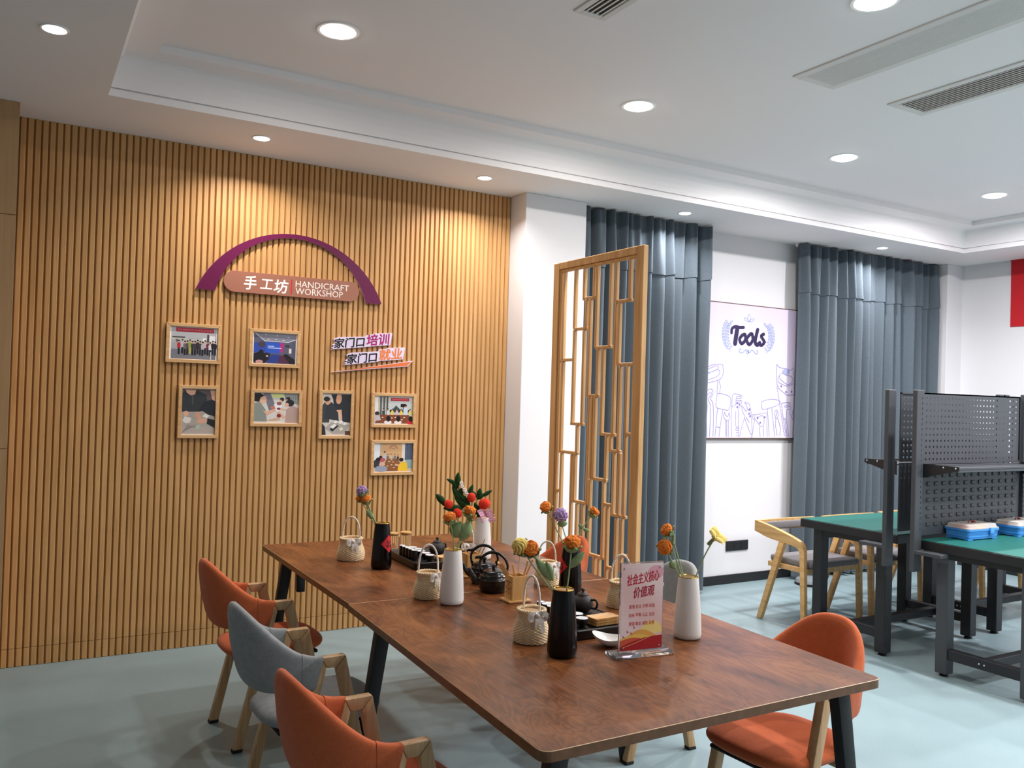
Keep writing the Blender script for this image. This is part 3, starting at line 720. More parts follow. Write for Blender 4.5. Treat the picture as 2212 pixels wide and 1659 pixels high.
MB().bbox(-.130, .130, -.012, .001, -.043, .043, .004, 2).build('plate', M['socket'], sk_)
for i in (-1, 0, 1):
    q = MB().bbox(i*.084-.039, i*.084+.039, -.0145, -.0115, -.037, .037, .002, 1)
    for dx, dz in ((-.008, .012), (.008, .012), (-.006, -.012), (.006, -.012)): q.box(i*.084+dx-.0015, i*.084+dx+.0015, -.0148, -.0143, dz-.005, dz+.005)
    q.build('outlet', M['skirting'], sk_)
bn = thing('red_banner', 'red cloth banner hanging high on the right wall at the photo edge', 'banner', (X1-.012, 3.2, 2.7))
def ban(u, v): return Vector((.004*math.sin(u*14+v*2), -1.46+2.92*u, -.33+.643*v))
MB().grid(60, 6, ban).build('cloth', M['red_cloth'], bn)
MB().tube([(0, -1.47, .313), (0, 1.47, .313)], .006).build('top_rod', M['red_cloth'], bn)
# ================================================================ things on the table
TZ = .7503
VP = [(.0001, 0), (.036, 0), (.0425, .002), (.0465, .008), (.0475, .020), (.0465, .045), (.0435, .10), (.0385, .16), (.0345, .200), (.0328, .2085)]
VIN = [(.0314, .2085), (.0322, .19), (.036, .13), (.038, .06), (.030, .02), (.0001, .018)]
def vase(kind, label, x, y):
    x, y = back(x, y, .0465)
    t = thing('vase', label, 'vase', (x, y, TZ), 0, 'tapered ceramic vases on the table')
    m = M['black_gloss'] if kind == 'black' else M['white_glaze']
    if kind == 'black':
        def fl(r, z, a, j): return r*(1+.010*math.cos(18*a)*min(1, z/.03)*(1 if z < .2 else 0))
        MB().lathe(VP+VIN, 108, rf=fl).build('body', m, t, ang=50)
    else: MB().lathe(VP+VIN, 48).build('body', m, t, ang=50)
    MB().lathe([(.0331, .2072), (.0334, .2088), (.0326, .2099), (.0316, .2092), (.0314, .2075)], 48, close=True).build('rim', M['gold'], t)
    return t
vb1 = vase('black', 'black fluted vase with a red diamond, beside the far left basket', 1.458, 3.645)
vw1 = vase('white', 'white vase with two orange crochet flowers, left of the black kettles', 1.461, 2.924)
vw2 = vase('white', 'white vase holding the red and dark green bouquet at the far end', 1.995, 3.677)
vb2 = vase('black', 'black vase with a red diamond in the middle right of the table', 1.979, 2.882)
vb3 = vase('black', 'black vase with a gold rim nearest the camera', 1.480, 2.190)
vw3 = vase('white', 'white vase right of the acrylic sign', 1.984, 2.184)
def diamond(v, ang, size=.041, zc=.118):
    def mp(x, y, e):
        z = zc+y; r = .0485-.0128*max(0, (z-.02))/.19+.0008+e; a = ang+x/.043
        return Vector((r*math.cos(a), r*math.sin(a), z))
    p = Print(mp, .0001); n = 8
    for i in range(n):
        for j in range(n):
            q = []
            for a, b in ((i, j), (i+1, j), (i+1, j+1), (i, j+1)):
                s, t = a/n*2-1, b/n*2-1; q.append(((s+t)/2*size, (t-s)/2*size))
            p.poly(q, S(206, 34, 40)); p.k -= .12
    p.k = 3; p.text('福', 0, -.018, .036, S(20, 14, 14), bold=.03, center=True)
    p.build('red_diamond', M['print'], v)
diamond(vb1, math.atan2(-3.645, -1.458)+R(50)); diamond(vb2, math.atan2(-2.882, -1.979)-R(72))
# ---------------------------------------------------------------- wicker baskets
def basket(label, x, y, rz, mat='wicker', k=1.0, wide=1.0, bow=0.0, hs=.128):
    x, y = back(x, y, .058*k*wide)
    t = thing('wicker_basket', label, 'basket', (x, y, TZ), rz, 'small wicker baskets on the table')
    b = MB(); rows = 45; n = 90; H = .098*k
    def rad(q): return (.0530+.0075*math.sin(PI*min(1, q*1.25)**.8)-.010*q)*k*wide
    vs = []
    for j in range(rows):
        q = j/(rows-1)
        for i in range(n):
            a = 2*PI*i/n
            w_ = math.sin(18*a+(PI if (j//2) % 2 else 0))
            r = rad(q)+.0011*w_+(.0010 if j % 2 else -.0010)
            vs.append((r*math.cos(a), r*math.sin(a), H*q))
    fs = [(j*n+i, j*n+(i+1) % n, (j+1)*n+(i+1) % n, (j+1)*n+i) for j in range(rows-1) for i in range(n)]
    fs.append(tuple(range(n))[::-1]); b.add(vs, fs, 0, True)
    b.build('body', M[mat], t, ang=80)
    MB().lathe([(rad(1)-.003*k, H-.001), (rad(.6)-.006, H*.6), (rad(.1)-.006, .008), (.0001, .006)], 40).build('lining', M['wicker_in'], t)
    br = MB(); R_ = rad(1)
    for s in (0, 1, 2):
        path = []
        for i in range(121):
            a = 2*PI*i/120; ph = 15*a+s*2*PI/3
            path.append(((R_+.0035*math.cos(ph))*math.cos(a), (R_+.0035*math.cos(ph))*math.sin(a), H+.003+.0032*math.sin(2*ph)))
        br.tube(path, .0036*k, 6, caps=False)
    br.build('braided_rim', M[mat], t)
    hp = []; m = 46
    for i in range(m+1):
        a = PI*i/m; hp.append((R_*.93*math.cos(a)*(1 if True else 1), .0, H-.012+(hs*k)*max(0, math.sin(a))**.62))
    hr = [.0040*k*(1+.14*math.sin(i*2.2)) for i in range(m+1)]
    MB().tube(hp, hr, 10).build('handle', M['cord'], t)
    if bow is not None:
        # lace bow tied at the foot of the handle
        w_ = MB(); cx = R_+.006; 
        def ribbon(pts, wd):
            P = cat_rom(pts, 6); vs = []; m = len(P)
            for i, p in enumerate(P):
                d = (P[min(i+1, m-1)]-P[max(i-1, 0)]).normalized(); sd = d.cross(Vector((1, 0, 0))).normalized()*wd/2*(1+.12*math.sin(i*1.7))
                vs += [p-sd+Vector((.001, 0, 0)), p+sd+Vector((.001, 0, 0)), p+sd-Vector((.001, 0, 0)), p-sd-Vector((.001, 0, 0))]
            w_.add(vs, [(4*i+k_, 4*i+(k_+1) % 4, 4*i+4+(k_+1) % 4, 4*i+4+k_) for i in range(m-1) for k_ in range(4)]+[(0, 1, 2, 3), (4*m-4, 4*m-3, 4*m-2, 4*m-1)], 0, True)
        z = H-.004
        for s in (-1, 1):
            ribbon([(cx, 0, z), (cx+.010, s*.014, z+.008), (cx+.012, s*.027, z+.003), (cx+.008, s*.024, z-.012), (cx+.003, s*.004, z-.002)], .016)
            ribbon([(cx+.004, 0, z), (cx+.009, s*.007+.004, z-.018), (cx+.008, s*.010+.007, z-.034), (cx+.009, s*.009+.010, z-.046-.010*s)], .013)
        w_.sphere((cx+.005, 0, z), .0085, 12, 8)
        bo = w_.build('lace_bow', M['lace'], t, ang=80); bo.rotation_euler[2] = bow
    return t
toc = lambda x, y: math.atan2(-y, -x)
basket('pale wicker basket with a lace bow, farthest left on the table', 1.395, 3.877, toc(1.395, 3.877)+R(62), k=1.0, wide=1.16, bow=R(-50), hs=.118)
basket('pale wicker basket touching the white vase with two orange flowers', 1.413, 3.039, toc(1.4, 3.04)+R(100), k=.98, bow=R(-62), hs=.128)
basket('brown wicker basket with a white lace bow behind the kettles', 1.893, 3.645, toc(1.9, 3.66)+R(70), 'kraft', k=.88, bow=R(-60), hs=.11)
basket('pale wicker basket left of the middle right black vase', 1.980, 3.063, toc(1.98, 3.06)+R(90), k=.94, bow=R(-48), hs=.112)
basket('pale wicker basket with a big lace bow nearest the camera', 1.468, 2.355, toc(1.47, 2.36)+R(40), k=1.03, bow=R(-18), hs=.122)
basket('pale wicker basket half hidden behind the acrylic sign', 2.032, 2.615, toc(2.03, 2.6)+R(95), k=.96, bow=R(-40), hs=.125)
# ---------------------------------------------------------------- crochet flowers
def leafmesh(b, base, tip, wd, nrm, curl=.12, mi=0, n=9, wavy=.0):
    base, tip, nrm = Vector(base), Vector(tip), Vector(nrm); d = tip-base; L = d.length; e = d.normalized()
    s = e.cross(nrm).normalized(); nn = s.cross(e).normalized(); top = []; bot = []
    for i in range(n):
        q = i/(n-1); ww = wd/2*(max(0, math.sin(PI*min(1, q*.93+.06)))**.75); c_ = base+d*q+nn*(curl*L*math.sin(PI*q))
        row = []
        for j in (-1, -.5, 0, .5, 1): row.append(c_+s*ww*j+nn*(-.18*wd*abs(j)**1.5+wavy*wd*math.sin(q*14+j)*abs(j)))
        top.append(row)
    vs = [p for r_ in top for p in r_]+[p-nn*.0022 for r_ in top for p in r_]; k = 5; o = n*k
    fs = []
    for i in range(n-1):
        for j in range(k-1):
            a = i*k+j; fs += [(a, a+1, a+k+1, a+k), (o+a+k, o+a+k+1, o+a+1, o+a)]
        fs += [(i*k, i*k+k, o+i*k+k, o+i*k), (i*k+k-1, o+i*k+k-1, o+i*k+2*k-1, i*k+2*k-1)]
    b.add(vs, fs, mi, True); return b
def basis(d):
    d = Vector(d).normalized(); a = d.orthogonal().normalized(); return Matrix((a, d.cross(a), d)).transposed()
def flower(nm, label, kind, head, foot, mid=None, leaves=(), r=.021, calyx=True, group='crochet flowers in the vases', face=None):
    head, foot = Vector(head), Vector(foot)
    t = thing(nm, label, 'flower', tuple(foot), 0, group); O = foot
    P = cat_rom([foot-O, (Vector(mid)-O) if mid else (foot+(head-foot)*.5-O), head-O], 8)
    d = (P[-1]-P[-3]).normalized() if face is None else Vector(face).normalized()
    MB().tube([p for p in P], .0023, 8).build('stem', M['stem'], t)
    hm = MB(); Rm = basis(d); h = head-O; rnd = random.Random(len(label)+int(head.x*1000))
    if kind == 'rose':
        c = h+d*r*.35
        def dp(th, ph, dd): return .16*abs(math.sin(3.5*ph+3.2*th))**.8*max(0, math.sin(th))**.5-.10+.05*math.sin(11*ph-7*th)+.04*math.cos(9*th)
        hm.sphere(c, r*1.02, 44, 26, dp, (1.02, 1.02, .88), Rm=Rm); m = M['y_orange']
        q = MB()
        for k in range(7):   # overlapping knitted petals
            a = k*2.4; z = .62-.09*k; rr = math.sqrt(max(.05, 1-z*z))
            p = [c+Rm @ Vector((r*1.02*rr*math.cos(a+u*.75), r*1.02*rr*math.sin(a+u*.75), r*.92*(z+.10*math.sin(u*PI/2+1.2)))) for u in [x/8*2-1 for x in range(9)]]
            hm.tube(p, [r*.14*math.sin(PI*(i+.6)/9.2)+.001 for i in range(9)], 6)
    elif kind == 'carnation':
        c = h+d*r*.25; m = M['y_lilac']
        hm.sphere(c, r*.8, 16, 10, Rm=Rm)
        for k in range(46):
            z = 1-1.45*(k+.5)/46; a = k*2.399963; rr = math.sqrt(max(0, 1-z*z)); nd = Rm @ Vector((rr*math.cos(a), rr*math.sin(a), z))
            tb_ = basis(nd); p = []
            for i in range(8):
                u = i/7*2-1; p.append(c+nd*r*(.92+.10*math.sin(3*u+k))+tb_ @ Vector((u*r*.36, r*.16*math.sin(u*5+k*1.3), 0)))
            vs = []
            for x in p: vs += [x-nd*r*.18, x+nd*r*.12]
            s_ = tb_ @ Vector((0, .0011, 0)); vv = [v+s_ for v in vs]+[v-s_ for v in vs]; n_ = len(vs)
            fs = []
            for i in range(7): fs += [(2*i, 2*i+1, 2*i+3, 2*i+2), (n_+2*i+2, n_+2*i+3, n_+2*i+1, n_+2*i), (2*i+1, n_+2*i+1, n_+2*i+3, 2*i+3)]
            hm.add(vv, fs, 0, True)
    elif kind == 'ruffle':
        c = h+d*r*.3; m = M['y_yellow']
        hm.sphere(c, r*.86, 16, 10, sz=(1, 1, 1.05), Rm=Rm)
        for k in range(11):
            a0 = 2*PI*k/11; p = []
            for i in range(11):
                th = .12+2.1*i/10; a = a0+.5*math.sin(th*2.2); p.append(c+Rm @ Vector((r*1.0*math.sin(th)*math.cos(a), r*1.0*math.sin(th)*math.sin(a), r*1.05*math.cos(th))))
            hm.tube(p, [r*.17*(1+.15*math.sin(i*2)) for i in range(11)], 7)
    elif kind == 'open':
        c = h+d*.004; m = M['y_yellow']
        for k in range(4):
            a = k*PI/2+.4; e = Rm @ Vector((math.cos(a), math.sin(a), .55)); leafmesh(hm, c, c+e*r*1.65, r*1.9, d, .18, 0, 9, .05)
    elif kind == 'bud':
        c = h; m = M['leaf']
        for k in range(7): hm.sphere(c+d*(k*.0045-.012), .0062-.0004*abs(k-3), 10, 6, sz=(1.25, .9, .75), Rm=Rm)
    elif kind == 'fruit':
        c = h+d*r*.4; m = M['y_red']
        def dp(th, ph, dd): return -.10*math.exp(-(th/.35)**2)+.02*math.sin(14*th)+.12*max(0, math.cos(th))**3
        hm.sphere(c, r, 26, 18, dp, (1, 1, 1.12), Rm=Rm)
        p = [c+Rm @ Vector((r*(.10+.045*i*.6)*math.cos(i*.75), r*(.10+.045*i*.6)*math.sin(i*.75), r*1.13-.02*r*i*.5)) for i in range(16)]
        hm.tube(p, r*.055, 5)
    hm.build('flower_head' if kind != 'fruit' else 'red_bloom', m, t, ang=70)
    if kind in ('rose', 'carnation', 'ruffle') and calyx:
        q = MB(); c = h-d*r*.30
        n = 40
        prof = [(.05, -.75), (.55, -.62), (.85, -.25), (1.02, .10), (1.12, .28)]
        vs = []
        for j, (pr, pz) in enumerate(prof):
            for i in range(n):
                a = 2*PI*i/n; k_ = (j/4)**2; lob = .5+.5*math.cos(5*a)
                vs.append(c+Rm @ Vector((r*pr*(1+.05*k_*lob)*math.cos(a), r*pr*(1+.05*k_*lob)*math.sin(a), r*(pz+k_*(.55*lob-.45)))))
        fs = [(j*n+i, j*n+(i+1) % n, (j+1)*n+(i+1) % n, (j+1)*n+i) for j in range(4) for i in range(n)]; fs.append(tuple(range(n))[::-1])
        q.add(vs, fs, 0, True)
        for i in range(5):
            a = 2*PI*i/5; e0 = c+Rm @ Vector((r*1.05*math.cos(a), r*1.05*math.sin(a), r*.20)); e1 = c+Rm @ Vector((r*1.45*math.cos(a), r*1.45*math.sin(a), r*.30)); leafmesh(q, e0, e1, r*.55, d, .3)
        q.build('calyx', M['leaf'], t, ang=70)
    elif kind == 'open':
        MB().sphere(c+d*.006, .0045, 10, 8).build('flower_centre', M['stem'], t)
        q = MB()
        for k in range(6): q.sphere(h-d*(.006+k*.005), .0058, 10, 6, sz=(1.2, 1.2, .7), Rm=Rm)
        q.build('calyx', M['leaf'], t)
    for (a, b_, wd) in leaves:
        leafmesh(MB(), Vector(a)-O, Vector(b_)-O, wd, (-.45, -.88, .2), .10, wavy=.03).build('leaf', M['leaf'], t, ang=70)
    return t
G = lambda v, dx=0, dy=0, dz=.165: (v.location.x+dx, v.location.y+dy, TZ+dz)
flower('lilac_carnation', 'lilac crochet carnation in the far left black vase', 'carnation', (1.385, 3.719, 1.100), G(vb1, -.01), (1.430, 3.705, .99), r=.023)
flower('orange_crochet_rose', 'orange crochet rose just below the lilac carnation, far left black vase', 'rose', (1.402, 3.706, 1.062), G(vb1, -.006, -.006), (1.432, 3.70, .99), [((1.428, 3.70, .985), (1.404, 3.706, 1.018), .026), ((1.436, 3.70, .978), (1.414, 3.70, 1.000), .024)], r=.0205)
flower('orange_crochet_rose', 'orange crochet rose half hidden behind the lilac carnation', 'rose', (1.381, 3.735, 1.066), G(vb1, -.012, .008), (1.424, 3.715, .99), r=.016)
flower('orange_crochet_rose', 'left orange crochet rose in the white vase by the kettles', 'rose', (1.465, 2.967, 1.076), G(vw1, .0, -.004), (1.482, 2.96, .98), [((1.483, 2.962, 1.005), (1.503, 2.952, 1.068), .062)], r=.0225)
flower('orange_crochet_rose', 'right orange crochet rose in the white vase by the kettles', 'rose', (1.531, 2.934, 1.104), G(vw1, .004, .004), (1.506, 2.95, 1.01), [((1.505, 2.948, .995), (1.535, 2.932, 1.070), .052)], r=.0215)
flower('orange_crochet_rose', 'small orange crochet rose tucked under the right rose by the kettles', 'rose', (1.545, 2.945, 1.082), G(vw1, .01, .01), (1.520, 2.955, 1.02), r=.015)
flower('orange_crochet_rose', 'orange crochet rose upper left in the middle right black vase', 'rose', (1.910, 2.972, 1.100), G(vb2, -.010), (1.945, 2.95, 1.02), r=.021, face=(-.55, -.2, .75))
flower('lilac_carnation', 'lilac crochet carnation in the middle right black vase', 'carnation', (1.957, 2.940, 1.066), G(vb2, -.002), (1.976, 2.93, 1.0), [((1.968, 2.932, 1.025), (1.966, 2.935, 1.056), .042)], r=.029, face=(.0, -.35, .9), calyx=False)
flower('orange_crochet_rose', 'orange crochet rose leaning right in front of the lattice screen', 'rose', (2.070, 2.863, 1.088), G(vb2, .010), (2.030, 2.89, 1.01), [((2.040, 2.885, 1.022), (2.022, 2.896, 1.040), .018), ((2.040, 2.885, 1.020), (2.062, 2.873, 1.012), .018)], r=.020, face=(.55, -.3, .75))
flower('yellow_crochet_flower', 'pale yellow ruffled crochet flower in the nearest black vase', 'ruffle', (1.388, 2.297, 1.085), G(vb3, -.006), (1.425, 2.27, 1.02), r=.0235, face=(-.7, -.2, .5))
flower('orange_crochet_rose', 'orange crochet rose beside the yellow flower in the nearest black vase', 'rose', (1.413, 2.279, 1.078), G(vb3, -.008), (1.452, 2.253, 1.0), [((1.470, 2.243, .985), (1.424, 2.268, 1.055), .030), ((1.474, 2.241, .985), (1.452, 2.25, 1.045), .022)], r=.0225, face=(-.45, -.5, .7))
flower('orange_crochet_rose', 'upright orange crochet rose in the nearest black vase', 'rose', (1.519, 2.209, 1.099), G(vb3, .006), (1.513, 2.213, 1.0), [((1.515, 2.21, 1.028), (1.553, 2.187, 1.079), .026)], r=.0235, face=(.02, -.15, 1))
flower('orange_crochet_rose', 'upper orange crochet rose in the right white vase', 'rose', (1.952, 2.258, 1.112), G(vw3, -.006), (1.968, 2.244, 1.04), r=.0195, face=(-.6, .3, .6))
flower('orange_crochet_rose', 'lower orange crochet rose facing the camera in the right white vase', 'rose', (1.946, 2.264, 1.056), G(vw3, -.008), (1.968, 2.244, 1.0), [((1.972, 2.240, .985), (1.958, 2.247, 1.010), .026)], r=.0225, face=(-.75, -.65, .2))
flower('green_crochet_bud', 'green crochet bud spike in the right white vase', 'bud', (1.966, 2.246, 1.083), G(vw3, -.002, .004), r=.01, face=(.12, 0, 1))
flower('yellow_crochet_flower', 'bright yellow open crochet flower leaning right by the white wall', 'open', (2.069, 2.154, 1.097), G(vw3, .012), (2.045, 2.178, 1.03), r=.0225, face=(.25, -.65, .7))
# bouquet in the far white vase: red blooms with dark leaves, white blossom sprig, pink lace
BQ = 'bouquet of red blooms and dark leaves'
def darkleaves(t, O, L):
    for a, b_, wd in L: leafmesh(MB(), Vector(a)-Vector(O), Vector(b_)-Vector(O), wd, (-.45, -.85, .25), .06, n=11).build('leaf', M['dark_leaf'], t, ang=70)
f0 = G(vw2, 0, 0)
t = flower('red_crochet_bloom', 'red crochet bloom upper centre of the far bouquet', 'fruit', (1.960, 3.739, 1.045), f0, (1.972, 3.734, .99), r=.021, face=(0, -.3, 1), group=BQ)
darkleaves(t, f0, [((1.945, 3.745, 1.055), (1.965, 3.735, 1.118), .024), ((1.955, 3.74, 1.02), (1.900, 3.77, 1.075), .026)])
t = flower('red_crochet_bloom', 'large red crochet bloom at the right of the far bouquet', 'fruit', (2.010, 3.712, 1.018), G(vw2, .004), (1.995, 3.72, .98), r=.0265, face=(.45, -.75, .5), group=BQ)
darkleaves(t, G(vw2, .004), [((1.985, 3.722, 1.055), (1.958, 3.742, 1.088), .020), ((1.992, 3.72, 1.055), (1.998, 3.718, 1.100), .026), ((2.005, 3.712, 1.06), (2.050, 3.690, 1.092), .020), ((1.985, 3.725, 1.045), (2.018, 3.708, 1.075), .022)])
t = flower('red_crochet_bloom', 'red crochet bloom at the left of the far bouquet, mostly behind leaves', 'fruit', (1.868, 3.790, 1.010), G(vw2, -.006), (1.940, 3.75, .985), r=.021, face=(-.5, 0, .6), group=BQ)
darkleaves(t, G(vw2, -.006), [((1.850, 3.80, 1.015), (1.806, 3.82, 1.066), .034), ((1.855, 3.80, 1.005), (1.826, 3.81, 1.046), .026), ((1.925, 3.755, 1.00), (1.838, 3.80, .998), .036)])
t = flower('red_crochet_bloom', 'red crochet bloom low in the far bouquet, behind the orange roses', 'fruit', (1.905, 3.768, .968), G(vw2, -.008, .004), (1.955, 3.745, .96), r=.0225, face=(-.4, -.3, .5), group=BQ)
darkleaves(t, G(vw2, -.008, .004), [((1.975, 3.73, .985), (1.895, 3.772, 1.045), .034), ((1.985, 3.728, .96), (1.925, 3.757, 1.03), .032), ((1.998, 3.716, .955), (1.975, 3.728, 1.03), .030), ((1.99, 3.715, .945), (2.022, 3.70, .975), .026)])
t = thing('dark_leaf_branch', 'tall dark green leafy branch rising from the far bouquet', 'leaf branch', G(vw2, -.002, .008), 0, BQ); O = G(vw2, -.002, .008)
MB().tube([p-Vector(O) for p in cat_rom([O, (1.955, 3.745, 1.00), (1.910, 3.768, 1.08), (1.898, 3.772, 1.125)], 8)], .0028, 7).build('stem', M['dark_leaf'], t)
darkleaves(t, O, [((1.898, 3.772, 1.105), (1.900, 3.771, 1.176), .030), ((1.897, 3.772, 1.115), (1.850, 3.797, 1.143), .020), ((1.896, 3.772, 1.09), (1.878, 3.783, 1.130), .026), ((1.905, 3.768, 1.06), (1.876, 3.783, 1.105), .026), ((1.922, 3.76, 1.035), (1.880, 3.782, 1.082), .028), ((1.91, 3.766, 1.045), (1.915, 3.763, 1.10), .026), ((1.945, 3.75, 1.0), (1.888, 3.776, 1.052), .030)])
t = thing('white_blossom_sprig', 'sprig of small white crochet blossoms in the far bouquet', 'flower', G(vw2, .0, .012), 0, BQ); O = G(vw2, .0, .012)
MB().tube([p-Vector(O) for p in cat_rom([O, (1.965, 3.745, 1.0), (1.932, 3.758, 1.07), (1.914, 3.764, 1.118)], 8)], .0018, 6).build('stem', M['stem'], t)
for c_ in ((1.914, 3.763, 1.122), (1.917, 3.762, 1.107), (1.928, 3.756, 1.090), (1.934, 3.752, 1.078), (1.943, 3.748, 1.066)):
    q = MB(); c_ = Vector(c_)-Vector(O)
    for k in range(5): q.sphere(c_+Vector((.006*math.cos(k*1.257), -.002, .006*math.sin(k*1.257))), .0056, 8, 6)
    q.build('blossom', M['y_white'], t)
t = thing('pink_lace_flower', 'pink lace crochet flower hanging at the right of the far bouquet', 'flower', G(vw2, .008, -.004), 0, BQ); O = G(vw2, .008, -.004)
MB().tube([p-Vector(O) for p in cat_rom([O, (2.005, 3.715, .955), (2.018, 3.706, .985)], 8)], .002, 6).build('stem', M['stem'], t)
q = MB()
for k in range(5):
    def rf(u, v, k=k):
        a = (u-.5)*2.6; r = .016+.030*v+.004*math.sin(u*26+k)*v; 
        return Vector((2.012+.010*k*.5+r*math.sin(a)*.9, 3.700-.004*k+.012*math.cos(a*2)*v, 1.000-.011*k-r*math.cos(a)*.55+.004*math.sin(u*33+k)))-Vector(O)
    q.grid(30, 5, rf)
q.build('lace_petals', M['y_pink'], t, ang=80)
# ---------------------------------------------------------------- tea trays, cups, teapots
def rrect(x0, x1, y0, y1, r, n=6):
    out = []
    for cx, cy, a0 in ((x1-r, y1-r, 0), (x0+r, y1-r, PI/2), (x0+r, y0+r, PI), (x1-r, y0+r, 3*PI/2)):
        for k in range(n+1): out.append((cx+r*math.cos(a0+PI/2*k/n), cy+r*math.sin(a0+PI/2*k/n)))
    return out
def slab(b, rings_, mi=0):
    n = len(rings_[0][0]); vs = [(p[0], p[1], z) for pts, z in rings_ for p in pts]; m = len(rings_)
    return b.add(vs, [(i*n+k, i*n+(k+1) % n, (i+1)*n+(k+1) % n, (i+1)*n+k) for i in range(m-1) for k in range(n)]+[tuple(range(n))[::-1], tuple((m-1)*n+k for k in range(n))], mi, True)
def tea_tray(label, x, y, rz):
    t = thing('tea_tray', label, 'tray', (x, y, TZ), rz, 'black tea trays')
    a, c = .130, .184
    slab(MB(), [(rrect(-a+.006, a-.006, -c+.006, c-.006, .026), 0), (rrect(-a, a, -c, c, .03), .004), (rrect(-a, a, -c, c, .03), .031), (rrect(-a+.003, a-.003, -c+.003, c-.003, .028), .0345), (rrect(-a+.008, a-.008, -c+.008, c-.008, .024), .0345), (rrect(-a+.011, a-.011, -c+.011, c-.011, .022), .0305)]).build('tray_body', M['black_satin'], t, ang=40)
    me = MB().bbox(-.088, .088, -.0028, .0028, 0, .0012, .0006, 1).mesh('slat', M['black_satin'])
    for i in range(20):
        o = bpy.data.objects.new('slat', me); C.objects.link(o); o.parent = t; o.location = (0, -.132+i*.0139, .0304)
    return t
ZT = TZ+.0318
tea_tray('black tea tray at the far end, set with tall cups', 1.732, 3.752, R(-1))
tea_tray('black tea tray behind the nearest black vase', 1.752, 2.518, R(-1))
def cup(label, x, y, tall, z=ZT, group=None):
    t = thing('tea_cup', label, 'cup', (x, y, z), 0, group)
    if tall: po, pi_ = [(.0001, 0), (.0125, 0), (.0140, .002), (.0145, .012), (.0145, .045)], [(.0145, .045), (.0142, .0462), (.0130, .0455), (.0125, .02), (.0001, .010)]
    else: po, pi_ = [(.0001, 0), (.0115, 0), (.0120, .003), (.0175, .010), (.0208, .020), (.0215, .029)], [(.0215, .029), (.0213, .0302), (.0200, .0298), (.0185, .017), (.0125, .007), (.0001, .006)]
    MB().lathe(po, 28, close=True).build('outer', M['black_satin'], t); MB().lathe(pi_, 28).build('inner', M['cup_white'], t)
    return t
ordn = ['first', 'second', 'third', 'fourth', 'fifth']
for i, (x, y) in enumerate(((1.626, 3.800), (1.627, 3.766), (1.628, 3.732), (1.629, 3.698), (1.630, 3.664))):
    cup('tall black tea cup, %s from the back in its row on the far tray' % ordn[i], x, y, True, group='tall cups on the far tray')
for i, (x, y) in enumerate(((1.689, 3.820), (1.699, 3.768), (1.686, 3.716), (1.687, 3.662), (1.684, 3.608))):
    cup('wide black tea cup with white inside, %s from the back on the far tray' % ordn[i], x, y, False, group='wide cups on the far tray')
for i, (x, y) in enumerate(((1.647, 2.580), (1.646, 2.546), (1.646, 2.512), (1.645, 2.478), (1.645, 2.444))):
    cup('tall black tea cup, %s from the back in its row on the near tray' % ordn[i], x, y, True, group='tall cups on the near tray')
for i, (x, y) in enumerate(((1.698, 2.602), (1.704, 2.548), (1.712, 2.496), (1.708, 2.440), (1.690, 2.384))):
    cup('wide black tea cup with white inside, %s from the back on the near tray' % ordn[i], x, y, False, group='wide cups on the near tray')
def teapot(label, x, y, hang, sp):
    t = thing('clay_teapot', label, 'teapot', (x, y, ZT), 0, 'dark clay teapots')
    MB().lathe([(.0001, 0), (.022, 0), (.024, .003), (.034, .012), (.039, .026), (.038, .040), (.031, .052), (.021, .058), (.020, .060), (.0001, .060)], 36).build('pot_body', M['clay'], t, ang=60)
    lid = MB().lathe([(.0205, .0585), (.0215, .061), (.018, .0655), (.008, .069), (.004, .071), (.0042, .073), (.0075, .076), (.0078, .081), (.0045, .0845), (.0001, .085)], 28).build('lid', M['clay'], t, ang=60)
    d = Vector((math.cos(hang), math.sin(hang), 0)); e = Vector((math.cos(sp), math.sin(sp), 0)); z = Vector((0, 0, 1))
    MB().tube(cat_rom([d*.034+z*.046, d*.052+z*.048, d*.060+z*.034, d*.053+z*.018, d*.036+z*.017], 6), .0042, 10).build('handle', M['clay'], t)
    MB().tube(cat_rom([e*.033+z*.020, e*.046+z*.030, e*.052+z*.044, e*.058+z*.052], 6), [.009-.0045*i/18 for i in range(19)], 12).build('spout', M['clay'], t)
    return t
teapot('round dark clay teapot on the far tea tray', 1.785, 3.745, R(20), R(80))
teapot('round dark clay teapot behind the nearest black vase', 1.812, 2.555, R(-62), R(118))
def coaster(label, x, y, z, rz, grp):
    t = thing('wooden_coaster', label, 'coaster', (x, y, z), rz, grp)
    slab(MB(), [(rrect(-.050, .050, -.026, .026, .008), 0), (rrect(-.053, .053, -.029, .029, .010), .002), (rrect(-.054, .054, -.030, .030, .010), .0085), (rrect(-.050, .050, -.026, .026, .008), .0088), (rrect(-.047, .047, -.023, .023, .006), .0062)]).build('dish', M['bamboo'], t, ang=40)
for i, lb in enumerate(('lowest wooden coaster in the stack by the acrylic sign', 'middle wooden coaster in the stack by the acrylic sign', 'top wooden coaster in the stack by the acrylic sign')):
    coaster(lb, 1.779, 2.386, ZT+.0002+i*.0092, R(1+1.2*i), 'stack of wooden coasters')
for i, lb in enumerate(('lower wooden coaster beside the white vase on the far tray', 'upper wooden coaster beside the white vase on the far tray')):
    coaster(lb, 1.775, 3.620, ZT+.0002+i*.0092, R(8+4*i), 'wooden coasters on the far tray')
coaster('small wooden coaster between the cups on the near tray', 1.675, 2.655, ZT+.0002, R(-5), 'wooden coasters on the near tray')
